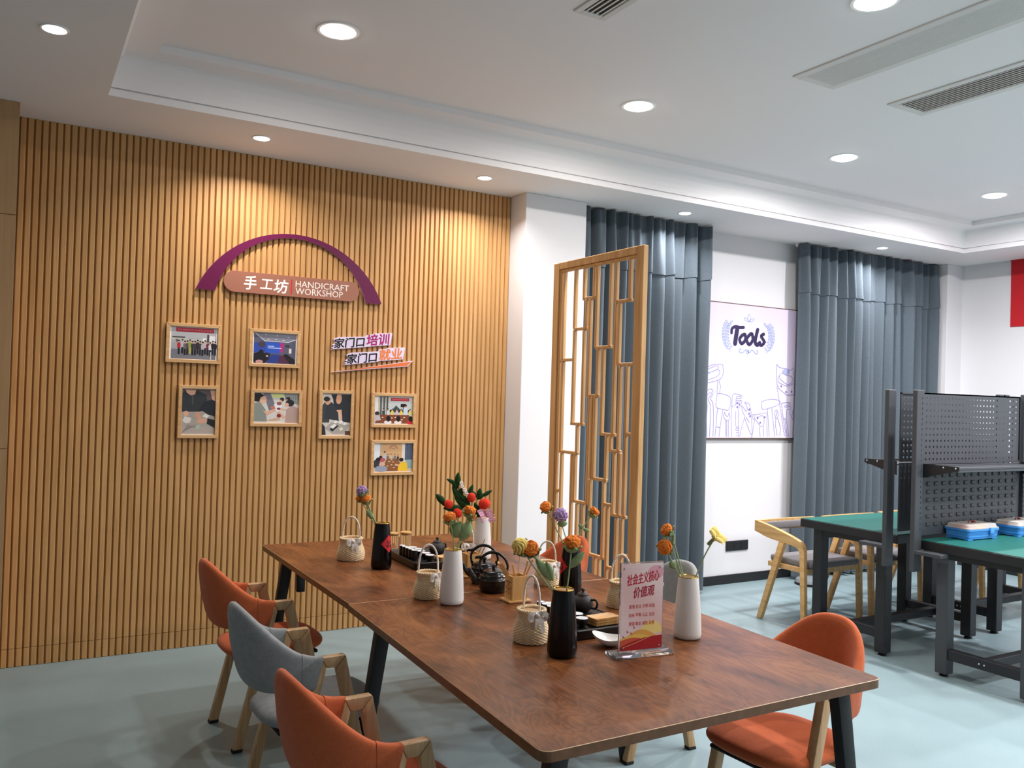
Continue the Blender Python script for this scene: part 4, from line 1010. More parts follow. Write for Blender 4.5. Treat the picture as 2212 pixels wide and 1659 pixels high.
# ---------------------------------------------------------------- kettles
def kettle(label, x, y, rz):
    x, y = back(x, y, .060)
    t = thing('iron_kettle', label, 'kettle', (x, y, TZ), rz, 'black arched-handle kettles')
    MB().lathe([(.0001, 0), (.046, 0), (.052, .003), (.060, .018), (.0635, .038), (.0625, .050), (.0635, .053), (.0605, .056), (.056, .066), (.0575, .069), (.054, .072), (.047, .079), (.046, .082), (.0001, .082)], 48).build('kettle_body', M['iron'], t, ang=45)
    MB().lathe([(.0465, .081), (.0445, .0845), (.036, .088), (.034, .0875), (.022, .0925), (.010, .094), (.0055, .096), (.0058, .099), (.0100, .103), (.0090, .110), (.0001, .1115)], 40).build('lid', M['iron'], t, ang=45)
    MB().tube(cat_rom([(-.050, 0, .030), (-.068, 0, .042), (-.082, 0, .060), (-.094, 0, .082), (-.104, 0, .094)], 6), [.0165-.0100*i/24 for i in range(25)], 16, flat=.85).build('spout', M['iron'], t)
    hp = cat_rom([(-.050, 0, .073), (-.055, 0, .092), (-.058, 0, .118), (-.046, 0, .142), (-.018, 0, .160), (.016, 0, .158), (.044, 0, .138), (.058, 0, .106), (.052, 0, .074)], 6)
    MB().tube(hp, [.0056+.0028*math.exp(-((i-26)/12)**2)+.0003*math.sin(i*2) for i in range(len(hp))], 12, flat=.8).build('handle', M['iron'], t)
    q = MB(); q.tube([(-.050, 0, .140), (-.072, 0, .139), (-.078, 0, .134)], [.0075, .006, .004], 8)
    for sx in (-.053, .054): q.sphere((sx, 0, .090), .0078, 12, 8); q.tube([(sx, -.011, .090), (sx, .011, .090)], .0034, 8)
    q.build('handle_mounts', M['iron'], t)
    return t
kettle('black kettle behind the other one, nearer the far tea tray', 1.742, 3.185, R(-28))
kettle('black kettle in front, next to the bamboo tool holder', 1.700, 3.028, R(-30))
# ---------------------------------------------------------------- bamboo tea tool holders
def holder(label, x, y, rz, glyph=True):
    t = thing('bamboo_holder', label, 'tool holder', (x, y, TZ), rz, 'bamboo tea tool holders')
    MB().bbox(-.050, .050, -.042, .042, 0, .009, .003, 2).build('base', M['bamboo'], t)
    q = MB(); a = .033; th = .005
    q.box(-a, a, -a, -a+th, .009, .102); q.box(-a, a, a-th, a, .009, .102); q.box(-a, -a+th, -a+th, a-th, .009, .102); q.box(a-th, a, -a+th, a-th, .009, .102); q.box(-a+th, a-th, -a+th, a-th, .009, .013)
    q.build('cup', M['bamboo'], t)
    if glyph:
        p = Print(plane_map((-a, .0, .055), (0, -1, 0), (0, 0, 1), (-1, 0, 0)), .0001)
        p.text('茶', 0, -.028, .058, S(78, 50, 26), bold=-.01, center=True, sx=.85); p.build('engraved_mark', M['print'], t)
    return t
def tool(label, kind, H, off, lean, hz=.05, grp='bamboo tea tools'):
    """H = holder; off = foot position inside it, lean = tip offset"""
    Rz = Matrix.Rotation(H.rotation_euler[2], 3, 'Z'); base = Vector(H.location)+Rz @ Vector((off[0], off[1], .016))
    t = thing('tea_tool', label, 'tea tool', tuple(base), H.rotation_euler[2], grp)
    tip = Vector(lean); d = tip.normalized(); L = tip.length
    if kind == 'scoop':
        n = 10; q = MB(); s = Vector((0, 1, 0)); nn = d.cross(s).normalized(); vs = []
        for i in range(n):
            u = i/(n-1); wd = .006 if u < .4 else .006+.013*min(1, (u-.4)/.12); c = tip*u
            for j in range(7): v = (j-3)/3; vs.append(c+s*wd*v+nn*(-.010*(abs(v)**2) if u >= .4 else -.003*abs(v)))
        m_ = len(vs); vs = vs+[v+nn*.003 for v in vs]
        fs = [(i*7+j, i*7+j+1, i*7+8+j, i*7+7+j) for i in range(n-1) for j in range(6)]; fs += [tuple(m_+k for k in f)[::-1] for f in fs]
        for i in range(n-1): fs += [(i*7, i*7+7, m_+i*7+7, m_+i*7), (i*7+6, m_+i*7+6, m_+i*7+13, i*7+13)]
        fs += [tuple(range(7))+tuple(range(m_+6, m_-1, -1)), tuple(range((n-1)*7, n*7))+tuple(range(m_+n*7-1, m_+(n-1)*7-1, -1))]
        q.add(vs, fs, 0, True); q.build('scoop', M['bamboo'], t, ang=50)
    else:
        r0_, r1_ = {'stick': (.0028, .0022), 'tong': (.0042, .0050), 'needle': (.0022, .0014)}[kind]
        s = d.orthogonal().normalized()
        P = [tip*(i/8)+s*(.006*math.sin(PI*i/8) if kind == 'tong' else 0) for i in range(9)]
        MB().tube(P, [r0_+(r1_-r0_)*i/8 for i in range(9)], 8, flat=.55 if kind == 'tong' else 1).build('shaft', M['bamboo'], t)
h1 = holder('bamboo tea tool holder with an engraved character, beside the front kettle', 1.735, 2.905, R(-2))
def wv(H, v): return Matrix.Rotation(-H.rotation_euler[2], 3, 'Z') @ Vector(v)
rgt = Vector((.86, -.5, 0)); 
for lb, kd, off, sx, dz in (('broad bamboo scoop leaning left out of the front holder', 'scoop', (.010, .006), -.078, .128), ('thin bamboo stick leaning left beside the scoop', 'tong', (.004, -.004), -.022, .128), ('dark upright bamboo needle in the front holder', 'needle', (.006, .010), .012, .165), ('bamboo tongs leaning right in the front holder, left one', 'tong', (.0, -.010), .040, .145), ('bamboo pick leaning farthest right in the front holder', 'tong', (.002, .0), .062, .148)):
    tool(lb, kd, h1, off, wv(h1, rgt*sx+Vector((0, 0, dz))))
h2 = holder('bamboo tea tool holder behind the kettles, half hidden', 1.785, 3.385, R(-4), False)
for lb, kd, off, sx, dz in (('bamboo stick leaning left in the rear holder', 'stick', (.006, .006), -.052, .150), ('bamboo stick leaning right in front of the far white vase', 'stick', (-.004, .0), .062, .150), ('shorter bamboo pick leaning right in the rear holder', 'tong', (.0, -.008), .062, .130)):
    tool(lb, kd, h2, off, wv(h2, rgt*sx+Vector((0, 0, dz))))
# ---------------------------------------------------------------- glass jars, dish, acrylic sign
def jar(label, x, y, k):
    t = thing('glass_jar', label, 'jar', (x, y, TZ), 0, 'glass jars with wooden lids')
    MB().lathe([(.0001, 0), (.026*k, 0), (.0275*k, .002), (.0275*k, .080*k), (.0260*k, .080*k), (.0258*k, .004), (.0001, .0035)], 36).build('glass_body', M['glass'], t, ang=40)
    MB().lathe([(.0001, .074*k), (.0245*k, .074*k), (.0245*k, .0806*k), (.0295*k, .0808*k), (.0300*k, .083*k), (.0300*k, .088*k), (.029*k, .0895*k), (.0001, .0895*k)], 36).build('lid', M['bamboo'], t, ang=40)
jar('small glass jar with a wooden lid, partly behind the far black vase', 1.716, 4.130, .92)
jar('slightly larger glass jar with a wooden lid, right of the smaller one', 1.772, 4.098, 1.0)
ds = thing('ceramic_dish', 'small white folded ceramic dish tucked behind the acrylic sign', 'dish', (1.712, 2.248, TZ), R(-40))
def dish(u, v):
    a = 2*PI*u; r = v; s = .058 if True else 0
    x = r*.062*math.cos(a); y = r*.044*math.sin(a)*(1-.22*math.cos(a)); lip = r**2.2
    z = .007+.036*lip*(.78+.22*math.cos(2*a))
    return Vector((x, y, z))
q = MB().grid(48, 12, lambda u, v: dish(u, .02+.98*v), cu=True); q.grid(48, 12, lambda u, v: dish(u, .02+.98*v)*1.0+Vector((0, 0, -.0065 if v < .95 else -.0008)), cu=True)
q.build('shell', M['white_glaze'], ds, ang=60)
sg = thing('acrylic_sign', 'clear acrylic table sign with red calligraphy and yellow dunes', 'sign', (1.742, 2.135, TZ), R(-7.2))
MB().bbox(-.108, .108, -.034, .034, 0, .012, .003, 2).build('base', M['acrylic'], sg)
MB().bbox(-.080, .080, -.004, .004, .0122, .294, .0015, 1).build('panel', M['acrylic'], sg)
p = Print(plane_map((0, -.0044, .014), (1, 0, 0), (0, 0, 1), (0, -1, 0)), .00008)
def bgc(x, y):
    v = y/.276; u = x/.156+.5
    a = .5+.5*math.sin(3.1*u+5*v+.6); r_ = 236+10*a; g_ = 196+34*a*(.5+.5*v)+10*(1-v); b_ = 198+30*a
    return S(min(250, r_), min(232, g_), min(232, b_))
p.gridfill(-.0775, .002, .0775, .276, 12, 20, bgc)
p.ell(.050, .246, .030, .022, S(236, 178, 190), 20); p.ell(.052, .205, .030, .015, S(246, 226, 224), 20)
dune = lambda f, col: p.poly([(-.0775, .002)]+[(-.0775+.155*i/16, f(i/16)) for i in range(17)]+[(.0775, .002)], col)
sun = [(.038+.040*math.cos(PI*i/16), .052+.040*math.sin(PI*i/16)) for i in range(17)]; sun = [(min(.0775, a), b) for a, b in sun]
p.poly(sun+[(-.002, .03), (.0775, .03)][::-1] if False else sun, S(250, 226, 140))
dune(lambda u: .040+.026*math.sin(PI*min(1, max(0, u*1.25-.12)))**1.0*(1 if u < .92 else 1), S(236, 176, 84))
dune(lambda u: .034+.020*math.sin(PI*u*1.02+.25)-.004*u, S(244, 200, 96))
dune(lambda u: .034+.008*math.sin(PI*u*1.7), S(214, 92, 66))
dune(lambda u: .014+.030*max(0, u)**.8+.006*math.sin(PI*u), S(178, 34, 42))
p.stroke([(-.07, .012), (-.03, .022), (.01, .034), (.05, .046), (.0775, .048)], .0012, S(246, 206, 140))
for bx, by in ((-.052, .062), (-.028, .074), (-.038, .056), (-.066, .046)):
    p.poly([(bx-.004, by-.006), (bx, by), (bx-.003, by+.006), (bx+.003, by+.001), (bx+.007, by-.004), (bx+.001, by-.002)], S(170, 40, 40))
for dx, col in ((.0012, S(236, 206, 206)), (0, S(190, 28, 52))):
    p.text('社会主义核心', -.054+dx, .206-dx, .034, col, bold=.0, shear=.35, w=.118, rot=R(7), fat=.022)
    p.text('价值观', -.030+dx, .166-dx, .034, col if dx else S(166, 30, 60), bold=.0, shear=.3, w=.078, rot=R(5), fat=.022)
for i, s_ in enumerate(('富强 民主 文明 和谐', '自由 平等 公正 法治', '爱国 敬业 诚信 友善')):
    p.text(s_, -.046, .134-i*.027, .0125, S(206, 56, 56), bold=.004, w=.094)
p.build('print', M['print'], sg)
for x, z in ((-.066, .026), (.066, .026), (-.066, .276), (.066, .276)):
    MB().lathe([(.0001, 0), (.003, 0), (.0026, .0022), (.0001, .003)], 14).build('screw', M['chrome'], sg).matrix_local = Matrix.Translation((x, -.0047, z)) @ Matrix.Rotation(PI/2, 4, 'X')
# ---------------------------------------------------------------- blue tool boxes
def toolbox(label, x, y, rz, seed):
    t = thing('toolbox', label, 'toolbox', (x, y, .7808), rz, 'blue plastic toolboxes on the bench')
    a, c = .150, .080
    slab(MB(), [(rrect(-a+.008, a-.008, -c+.008, c-.008, .014), .006), (rrect(-a, a, -c, c, .018), .054), (rrect(-a-.004, a+.004, -c-.004, c+.004, .02), .055), (rrect(-a-.004, a+.004, -c-.004, c+.004, .02), .066), (rrect(-a+.004, a-.004, -c+.004, c-.004, .014), .066), (rrect(-a+.004, a-.004, -c+.004, c-.004, .014), .020)]).build('box_body', M['blue'], t, ang=40)
    q = MB()
    for sx in (-1, 1):
        for sy in (-1, 1): MB().bbox(min(sx*.095, sx*.142), max(sx*.095, sx*.142), min(sy*.04, sy*.072), max(sy*.04, sy*.072), 0, .0075, .002, 1).build('foot', M['blue'], t)
    slab(MB(), [(rrect(-a-.002, a+.002, -c-.002, c+.002, .018), .0665), (rrect(-a-.002, a+.002, -c-.002, c+.002, .018), .072), (rrect(-a+.006, a-.006, -c+.006, c-.006, .016), .0725), (rrect(-a+.010, a-.010, -c+.010, c-.010, .016), .090), (rrect(-a+.014, a-.014, -c+.014, c-.014, .014), .0925)]).build('lid', M['frosted'], t, ang=40)
    rnd = random.Random(seed); p = MB(); cols = [S(214, 60, 48), S(240, 200, 60), S(250, 240, 230), S(60, 80, 120), S(226, 150, 110), S(60, 140, 220)]
    pr = Print(lambda x_, y_, e: Vector((x_, y_, .060+e)), .0012)
    for i in range(26):
        cx, cy = rnd.uniform(-.11, .11), rnd.uniform(-.05, .05); w_, h_ = rnd.uniform(.012, .04), rnd.uniform(.008, .02)
        b0 = len(pr.v); z0_, z1_ = .056, .060+rnd.uniform(.004, .022)
        vs = [(x_, y_, z_) for z_ in (z0_, z1_) for y_ in (cy-h_, cy+h_) for x_ in (cx-w_, cx+w_)]; pr.v += vs; cc = rnd.choice(cols)
        for f in ((0, 2, 3, 1), (4, 5, 7, 6), (0, 1, 5, 4), (2, 6, 7, 3), (0, 4, 6, 2), (1, 3, 7, 5)): pr.f.append([b0+k for k in f]); pr.c.append(cc)
    tag(pr.build('contents', M['contents'], t), kind='stuff')
    lt = MB(); lt.rprism([(-c-.005, .074), (-c-.011, .072), (-c-.012, .040), (-c-.009, .026), (-c-.004, .030), (-c-.002, .058), (-c-.004, .066)], -.018, .018, 0, .002); lt.build('latch', M['blue'], t)
    lo_ = t.children[-1] if t.children else None
    q = MB(); q.tube(cat_rom([(-.030, .0, .0925), (-.028, .004, .101), (.0, .006, .104), (.028, .004, .101), (.030, 0, .0925)], 5), .0035, 8); q.bbox(.006, .030, -.006, .010, .093, .100, .002, 1)
    q.build('lid_clip', plain('copper_clip', S(120, 52, 42), .3, .6), t)
    return t
toolbox('blue plastic toolbox with a clear lid, left one on the near bench', 5.055, 3.066, R(-1.5), 5)
toolbox('blue plastic toolbox with a clear lid, cut by the right edge of the photo', 5.525, 3.050, R(4), 9)
for o in list(bpy.data.objects):
    if o.name.startswith('latch'): o.location.x = .062
# ================================================================ things on the slat wall
WF = 5.3763      # front of the slat ridges
def picture(label, cx, cz, w_, h_, draw, margin=0.0):
    t = thing('picture_frame', label, 'picture', (cx, WF, cz), 0, 'framed workshop photos on the slat wall')
    f = .0205; d0, d1 = -.020, -.0006
    def rail(pts, nm='frame_rail'):
        MB().rprism(pts, d0, d1, 1, .0016, seg=1).build(nm, M['frame'], t)
    a, c = w_/2, h_/2
    rail([(-a, c), (a, c), (a-f, c-f), (-a+f, c-f)]); rail([(-a, -c), (-a+f, -c+f), (a-f, -c+f), (a, -c)])
    rail([(-a, -c), (-a, c), (-a+f, c-f), (-a+f, -c+f)]); rail([(a, -c), (a-f, -c+f), (a-f, c-f), (a, c)])
    MB().box(-a+f*.6, a-f*.6, -.008, -.002, -c+f*.6, c-f*.6).build('mount', M['cup_white'], t)
    W_, H_ = w_-2*f-2*margin, h_-2*f-.006
    p = Print(plane_map((-W_/2, -.0084, -H_/2), (W_, 0, 0), (0, 0, H_), (0, -1, 0)), .00006)
    draw(p); p.build('photo', M['photo'], t)
    return t
SK = S(226, 178, 150)
def person(p, x, y, s, top, hair=S(26, 24, 26), legs=None, skin=SK):
    if legs: p.rect(x-.018*s, y-.16*s, x+.018*s, y, legs)
    p.poly([(x-.026*s, y), (x-.032*s, y+.10*s), (x-.018*s, y+.135*s), (x+.018*s, y+.135*s), (x+.032*s, y+.10*s), (x+.026*s, y)], top)
    p.ell(x, y+.165*s, .016*s, .030*s, skin, 8); p.ell(x, y+.185*s, .018*s, .020*s, hair, 8)
def pic1(p):
    p.gridfill(0, 0, 1, 1, 6, 6, lambda x, y: S(150+50*y, 152+50*y, 158+48*y))
    p.rect(0, 0, 1, .30, S(122, 124, 134)); p.poly([(.02, .72), (.25, .64), (.72, .64), (.95, .75), (.95, .62), (.74, .60), (.02, .60)], S(206, 202, 192))
    p.rect(.10, .85, .95, .985, S(190, 52, 70))
    for i in range(22): p.rect(.14+i*.035+.02*(i > 9), .895, .158+i*.035+.02*(i > 9), .945, S(222, 130, 138))
    p.rect(.02, .66, .30, .70, S(70, 66, 70)); p.rect(.10, .52, .15, .62, S(110, 108, 110)); p.rect(.70, .58, .78, .68, S(240, 242, 246)); p.rect(.86, .50, .98, .76, S(240, 242, 246)); p.rect(.80, .5, .84, .8, S(70, 50, 60))
    tops = [S(190, 40, 50), S(200, 190, 196), S(120, 110, 118), S(90, 84, 90), S(160, 168, 70), S(60, 56, 62), S(70, 62, 66), S(50, 46, 52), S(64, 58, 62), S(190, 184, 190), S(196, 190, 196), S(120, 44, 60), S(220, 218, 224), S(40, 36, 44), S(44, 40, 48)]
    for i, c in enumerate(tops):
        x = .17+i*.057+(.02 if i > 0 else 0); person(p, x, .34+.03*math.sin(i*2), 1.25, c, legs=S(36, 34, 40) if i != 4 else S(186, 178, 70))
    p.rect(.88, 0, .90, .25, S(210, 212, 220))
def pic2(p):
    p.rect(0, 0, 1, 1, S(92, 92, 112)); p.poly([(0, 1), (.25, .75), (.85, .75), (1, .82), (1, 1)], S(136, 136, 152))
    p.stroke([(.03, .98), (.26, .74), (.82, .73), (.99, .82)], .02, S(220, 224, 236), smooth=False)
    for x, y in ((.28, .96), (.55, .93), (.82, .90), (.34, .80), (.52, .80), (.7, .79)): p.ell(x, y, .028, .009, S(238, 240, 246), 8)
    p.poly([(0, .35), (0, .66), (.30, .70), (.30, .36)], S(52, 76, 170)); p.poly([(.28, .34), (.28, .70), (.62, .70), (.62, .34)], S(48, 88, 196)); p.poly([(.62, .36), (.62, .70), (.72, .68), (.70, .40)], S(176, 44, 128))
    p.rect(.33, .56, .48, .585, S(200, 214, 246)); p.rect(.33, .50, .66, .53, S(180, 200, 244)); p.ell(.19, .62, .09, .10, S(70, 66, 76), 12); p.ell(.80, .60, .06, .05, S(60, 58, 66), 10)
    p.rect(.84, .36, .90, .52, S(230, 226, 220)); p.poly([(.30, .02), (.42, .30), (.60, .30), (.80, .02)], S(44, 62, 140)); p.poly([(.58, .02), (.62, .28), (.74, .28), (.95, .02)], S(84, 40, 70))
    p.poly([(0, 0), (0, .30), (.10, .36), (.2, .44), (.26, .30), (.40, .34), (.36, .14), (.26, 0)], S(30, 24, 30)); p.ell(.18, .38, .055, .07, S(24, 20, 24), 10); p.ell(.30, .30, .05, .06, S(34, 28, 32), 10)
    p.poly([(.70, .30), (.78, .34), (.98, .16), (1, 0), (.86, 0)], S(34, 26, 28)); p.ell(.14, .05, .09, .06, S(196, 150, 150), 10); p.ell(.32, .24, .03, .03, S(200, 190, 186), 8)
def pic3(p):
    p.gridfill(0, 0, 1, 1, 5, 6, lambda x, y: S(150+36*(1-y), 142+34*(1-y), 132+36*(1-y)))
    p.rect(0, .55, 1, 1, S(96, 84, 84)); p.poly([(0, .50), (0, .90), (.12, .98), (.42, .99), (.72, .88), (.80, .55), (.40, .50)], S(50, 54, 58)); p.poly([(.10, .99), (.42, .99), (.38, .88), (.26, .86), (.14, .92)], SK)
    p.poly([(.46, .50), (.66, .72), (.98, .80), (1, .40), (.80, .44), (.62, .52)], S(34, 38, 44)); p.poly([(.84, .99), (1, .99), (1, .74), (.90, .78)], SK); p.rect(.30, .66, .34, .86, S(84, 86, 74))
    for i in range(14): p.stroke([(.02+i*.03, .02+.015*i), (.20+i*.02, .22-.006*i)], .008, S(120, 116, 112), smooth=False)
    p.poly([(.04, .30), (.10, .40), (.30, .36), (.26, .26), (.14, .24)], S(226, 222, 214)); p.poly([(.62, .40), (.70, .46), (.84, .42), (.76, .36)], S(230, 232, 222)); p.poly([(.42, .18), (.54, .22), (.56, .14), (.46, .10)], S(176, 198, 178))
    p.ell(.14, .46, .08, .06, SK); p.ell(.50, .42, .10, .07, S(214, 160, 132), rot=-.6); p.ell(.62, .30, .16, .06, S(220, 170, 144), rot=.1); p.poly([(.76, .24), (.78, .36), (1, .32), (1, .14)], S(30, 32, 38)); p.rect(0, 0, 1, .012, S(226, 226, 222))
def pic4(p):
    p.rect(0, 0, 1, 1, S(216, 214, 210)); p.poly([(.20, 1), (.36, 1), (.50, .50), (.34, .40)], S(120, 120, 132)); p.poly([(.38, 1), (.66, 1), (.66, .86), (.42, .84)], S(214, 222, 150)); p.poly([(.66, 1), (1, 1), (1, .62), (.7, .76)], S(140, 148, 146))
    for i in range(6): p.rect(.72+i*.045, .72, .735+i*.045, 1, S(170, 176, 172))
    p.poly([(.44, .62), (.60, .80), (.62, .56), (.52, .34)], S(236, 238, 244))
    p.poly([(0, .04), (0, .66), (.14, .70), (.26, .44), (.30, .04)], S(140, 148, 140)); p.poly([(.20, .42), (.30, .24), (.50, .42), (.46, .48), (.28, .38)], SK); p.ell(.20, .78, .08, .14, S(230, 184, 154)); p.poly([(.0, .72), (.0, .99), (.14, 1), (.23, .92), (.14, .84), (.12, .70)], S(24, 24, 28))
    for x, y, r in ((.62, .80, .05), (.76, .82, .05)): p.ell(x, y, r, .07, S(40, 38, 40)); p.ell(x-.03, y-.05, r*.6, .04, SK)
    p.ell(.56, .66, .06, .06, S(150, 90, 80)); p.poly([(.70, .0), (.72, .46), (.86, .60), (1, .50), (1, 0)], S(184, 156, 146)); p.ell(.80, .68, .10, .12, S(32, 30, 32)); p.ell(.73, .62, .05, .07, SK)
    p.poly([(.50, .36), (.56, .40), (.72, .20), (.66, .14), (.54, .26)], SK); p.poly([(.52, .46), (.56, .52), (.72, .46), (.70, .40)], SK); p.ell(.56, .24, .05, .07, S(130, 40, 52)); p.ell(.55, .48, .04, .04, S(140, 50, 60)); p.ell(.42, .52, .05, .05, S(214, 120, 96))
    p.poly([(.28, .08), (.55, .20), (.60, .10), (.40, .02)], S(206, 176, 146)); p.rect(.30, 0, .66, .05, S(232, 230, 224))
def pic5(p):
    p.rect(0, 0, 1, 1, S(206, 202, 196)); p.poly([(0, .30), (0, .70), (.10, .80), (.3, .60), (.26, .30)], S(60, 62, 66)); p.poly([(.10, .40), (.14, .72), (.34, .80), (.56, .60), (.60, .34)], S(46, 50, 56)); p.poly([(.36, .99), (.40, .72), (.60, .58), (.74, .32), (1, .30), (1, .99)], S(36, 40, 46))
    p.ell(.20, .82, .10, .09, S(208, 158, 128), rot=.5); p.ell(.16, .87, .11, .06, S(34, 34, 36)); p.ell(.58, .88, .10, .13, S(216, 162, 130), rot=-.2); p.poly([(.30, .99), (.46, .99), (.50, .90), (.40, .84)], S(28, 28, 32))
    p.poly([(.50, .60), (.68, .62), (.72, .40), (.64, .38), (.60, .52)], S(226, 176, 146)); p.poly([(.10, .16), (.36, .32), (.98, .24), (.78, .02), (.40, .02)], S(170, 166, 160))
    for x, y in ((.40, .30), (.58, .29), (.72, .26)): p.poly([(x, y), (x+.08, y+.06), (x+.18, y+.04), (x+.10, y-.02)], S(238, 236, 228))
    p.poly([(.28, .14), (.52, .26), (.60, .22), (.38, .08)], S(30, 30, 34)); p.poly([(.30, .20), (.44, .27), (.54, .24), (.40, .15)], S(236, 234, 226)); p.poly([(.62, .16), (.72, .20), (.76, .14), (.66, .10)], S(232, 228, 190)); p.poly([(0, .0), (0, .30), (.12, .20), (.16, 0)], S(36, 36, 40)); p.rect(.82, 0, 1, .10, S(96, 60, 46))
def pic6(p):
    p.rect(0, 0, 1, 1, S(196, 204, 202)); p.rect(0, .25, .12, 1, S(214, 180, 140)); p.rect(.02, .3, .10, 1, S(226, 232, 240))
    p.rect(.14, .30, .36, 1, S(120, 124, 122))
    for i in range(5): p.rect(.16+i*.042, .32, .178+i*.042, .98, S(216, 212, 198) if i % 2 else S(60, 70, 76))
    p.rect(.42, .84, .90, .95, S(176, 40, 58)); p.rect(.46, .88, .86, .905, S(220, 120, 128)); p.rect(.68, .62, .82, .74, S(22, 24, 28)); p.rect(.74, .50, .76, .62, S(60, 60, 64)); p.poly([(.44, .48), (.56, .68), (.70, .50)], S(60, 84, 84)); p.rect(.40, .42, .95, .52, S(50, 56, 56))
    p.poly([(.02, .02), (.16, .34), (.90, .34), (1, .02)], S(130, 72, 44))
    cols = [S(60, 70, 72), S(210, 214, 218), S(226, 206, 84), S(214, 186, 200), S(236, 204, 70), S(200, 216, 232), S(238, 206, 80)]
    for i, c in enumerate(cols): person(p, .24+i*.115, .33, 1.15 if i != 5 else 1.9, c)
    p.ell(.08, .38, .06, .07, S(50, 40, 38)); p.poly([(0, .10), (0, .32), (.14, .32), (.18, .14)], S(196, 190, 196))
    for x, c in ((.36, S(226, 226, 232)), (.62, S(232, 226, 222)), (.94, S(196, 40, 56))): p.ell(x, .06, .10, .07, c); p.ell(x+.01, .19, .055, .11, S(26, 24, 28))
    for x, y in ((.22, .24), (.46, .22), (.55, .24), (.78, .24), (.72, .16)): p.ell(x, y, .025, .018, S(236, 232, 226), 8)
def pic7(p):
    p.rect(0, 0, 1, 1, S(206, 190, 170)); p.rect(.24, .40, .72, 1, S(212, 170, 122)); p.rect(0, .35, .16, 1, S(228, 234, 242)); p.rect(.16, .40, .25, 1, S(208, 176, 138)); p.rect(.72, .35, .82, 1, S(226, 220, 208)); p.rect(.80, .40, 1, 1, S(70, 84, 108))
    for i in range(4): p.rect(.83+i*.045, .42, .845+i*.045, 1, S(96, 110, 132))
    p.stroke([(.40, .82), (.44, .90), (.50, .92), (.56, .90), (.60, .82)], .02, S(150, 60, 90)); p.rect(.45, .81, .55, .84, S(190, 130, 104))
    p.poly([(.18, .02), (.34, .46), (.62, .46), (.78, .02)], S(142, 92, 56)); p.poly([(.84, .10), (.84, .42), (1, .42), (1, .10)], S(140, 170, 172))
    for i, (x, y, c) in enumerate(((.28, .44, S(190, 196, 206)), (.36, .44, S(120, 104, 96)), (.44, .45, S(200, 190, 180)), (.54, .44, S(110, 120, 130)), (.62, .42, S(60, 60, 66)))): person(p, x, y, .9 if i else 1.4, c)
    p.ell(.20, .42, .10, .08, S(188, 90, 100)); p.ell(.18, .52, .04, .05, S(40, 34, 34)); p.ell(.08, .28, .09, .16, S(50, 54, 64)); p.ell(.12, .44, .06, .07, S(28, 26, 28)); p.ell(.20, .10, .16, .12, S(150, 162, 182)); p.ell(.22, .26, .08, .06, SK)
    p.poly([(.62, .02), (.64, .24), (.74, .36), (.86, .30), (.88, .02)], S(238, 194, 50)); p.ell(.71, .42, .06, .07, S(30, 28, 30)); p.poly([(.54, .22), (.66, .18), (.66, .24), (.56, .28)], SK)
    for x, y in ((.40, .36), (.50, .34), (.46, .24), (.36, .20), (.52, .14), (.46, .42)): p.ell(x, y, .028, .02, S(220, 196, 160), 8)
picture('framed group photo with a red banner, upper left of the wall pictures', .905, 1.821, .315, .236, pic1, .010)
picture('framed photo of a dim meeting room with a blue screen', 1.390, 1.816, .319, .236, pic2, .008)
picture('framed portrait photo of hands over a table, lower left of the wall pictures', .945, 1.411, .234, .318, pic3)
picture('framed photo of a woman facing another across craft work', 1.412, 1.442, .322, .232, pic4)
picture('framed portrait photo of two people in dark jackets over white trays', 1.802, 1.408, .234, .315, pic5)
picture('framed photo of a class under a red banner, upper of the right pair', 2.202, 1.442, .320, .232, pic6)
picture('framed photo of people round a long table, lowest of the wall pictures', 2.210, 1.123, .323, .236, pic7)
# ---------------------------------------------------------------- arched workshop sign
ar = thing('arched_sign', 'purple crescent arch with a brown workshop name plate on the slat wall', 'sign', (1.495, WF, 2.15))
def arc(R_, zc, zb, n=40):
    a = math.asin(min(1, (zb-zc)/R_)); return [(R_*math.cos(a+(PI-2*a)*i/n), zc+R_*math.sin(a+(PI-2*a)*i/n)-2.15) for i in range(n+1)]
o_, i_ = arc(.640, 1.906, 2.150), arc(.4975, 2.0225, 2.150)
b = MB(); n = len(o_); d0, d1 = -.022, -.0006
vs = [(p[0], d0, p[1]) for p in o_]+[(p[0], d0, p[1]) for p in i_]+[(p[0], d1, p[1]) for p in o_]+[(p[0], d1, p[1]) for p in i_]
b.add(vs, [(k, k+1, n+k+1, n+k) for k in range(n-1)], 0)
b.add(vs, [(2*n+k, 2*n+k+1, 3*n+k+1, 3*n+k) for k in range(n-1)]+[(k, k+1, 2*n+k+1, 2*n+k) for k in range(n-1)]+[(n+k, n+k+1, 3*n+k+1, 3*n+k) for k in range(n-1)]+[(0, n, 3*n, 2*n), (n-1, 2*n-1, 4*n-1, 3*n-1)], 1)
b.build('arch', [M['purple'], plain('arch_side', S(176, 140, 166), .4)], ar)
pill = [(.3655+.0655*math.cos(-PI/2+PI*k/16), .065+.0655*math.sin(-PI/2+PI*k/16)) for k in range(17)]+[(-.3675-.0655*math.cos(-PI/2+PI*k/16)*1, .065-.0655*math.sin(-PI/2+PI*k/16)) for k in range(17)]
pl_ = MB().rprism(pill, -.024, -.0006, 1, .0012, seg=1).build('name_plate', M['brown_sign'], ar)
p = Print(plane_map((0, -.0242, 0), (1, 0, 0), (0, 0, 1), (0, -1, 0)), .00015)
WT = S(250, 246, 240)
p.text('手', -.311, .022, .084, WT, fat=.022, shear=.12, w=.074); p.text('工', -.213, .034, .060, WT, fat=.022, shear=.12, w=.076); p.text('坊', -.128, .016, .084, WT, fat=.022, shear=.12, w=.090)
p.rect(-.0215, .017, -.0135, .107, S(206, 34, 44))
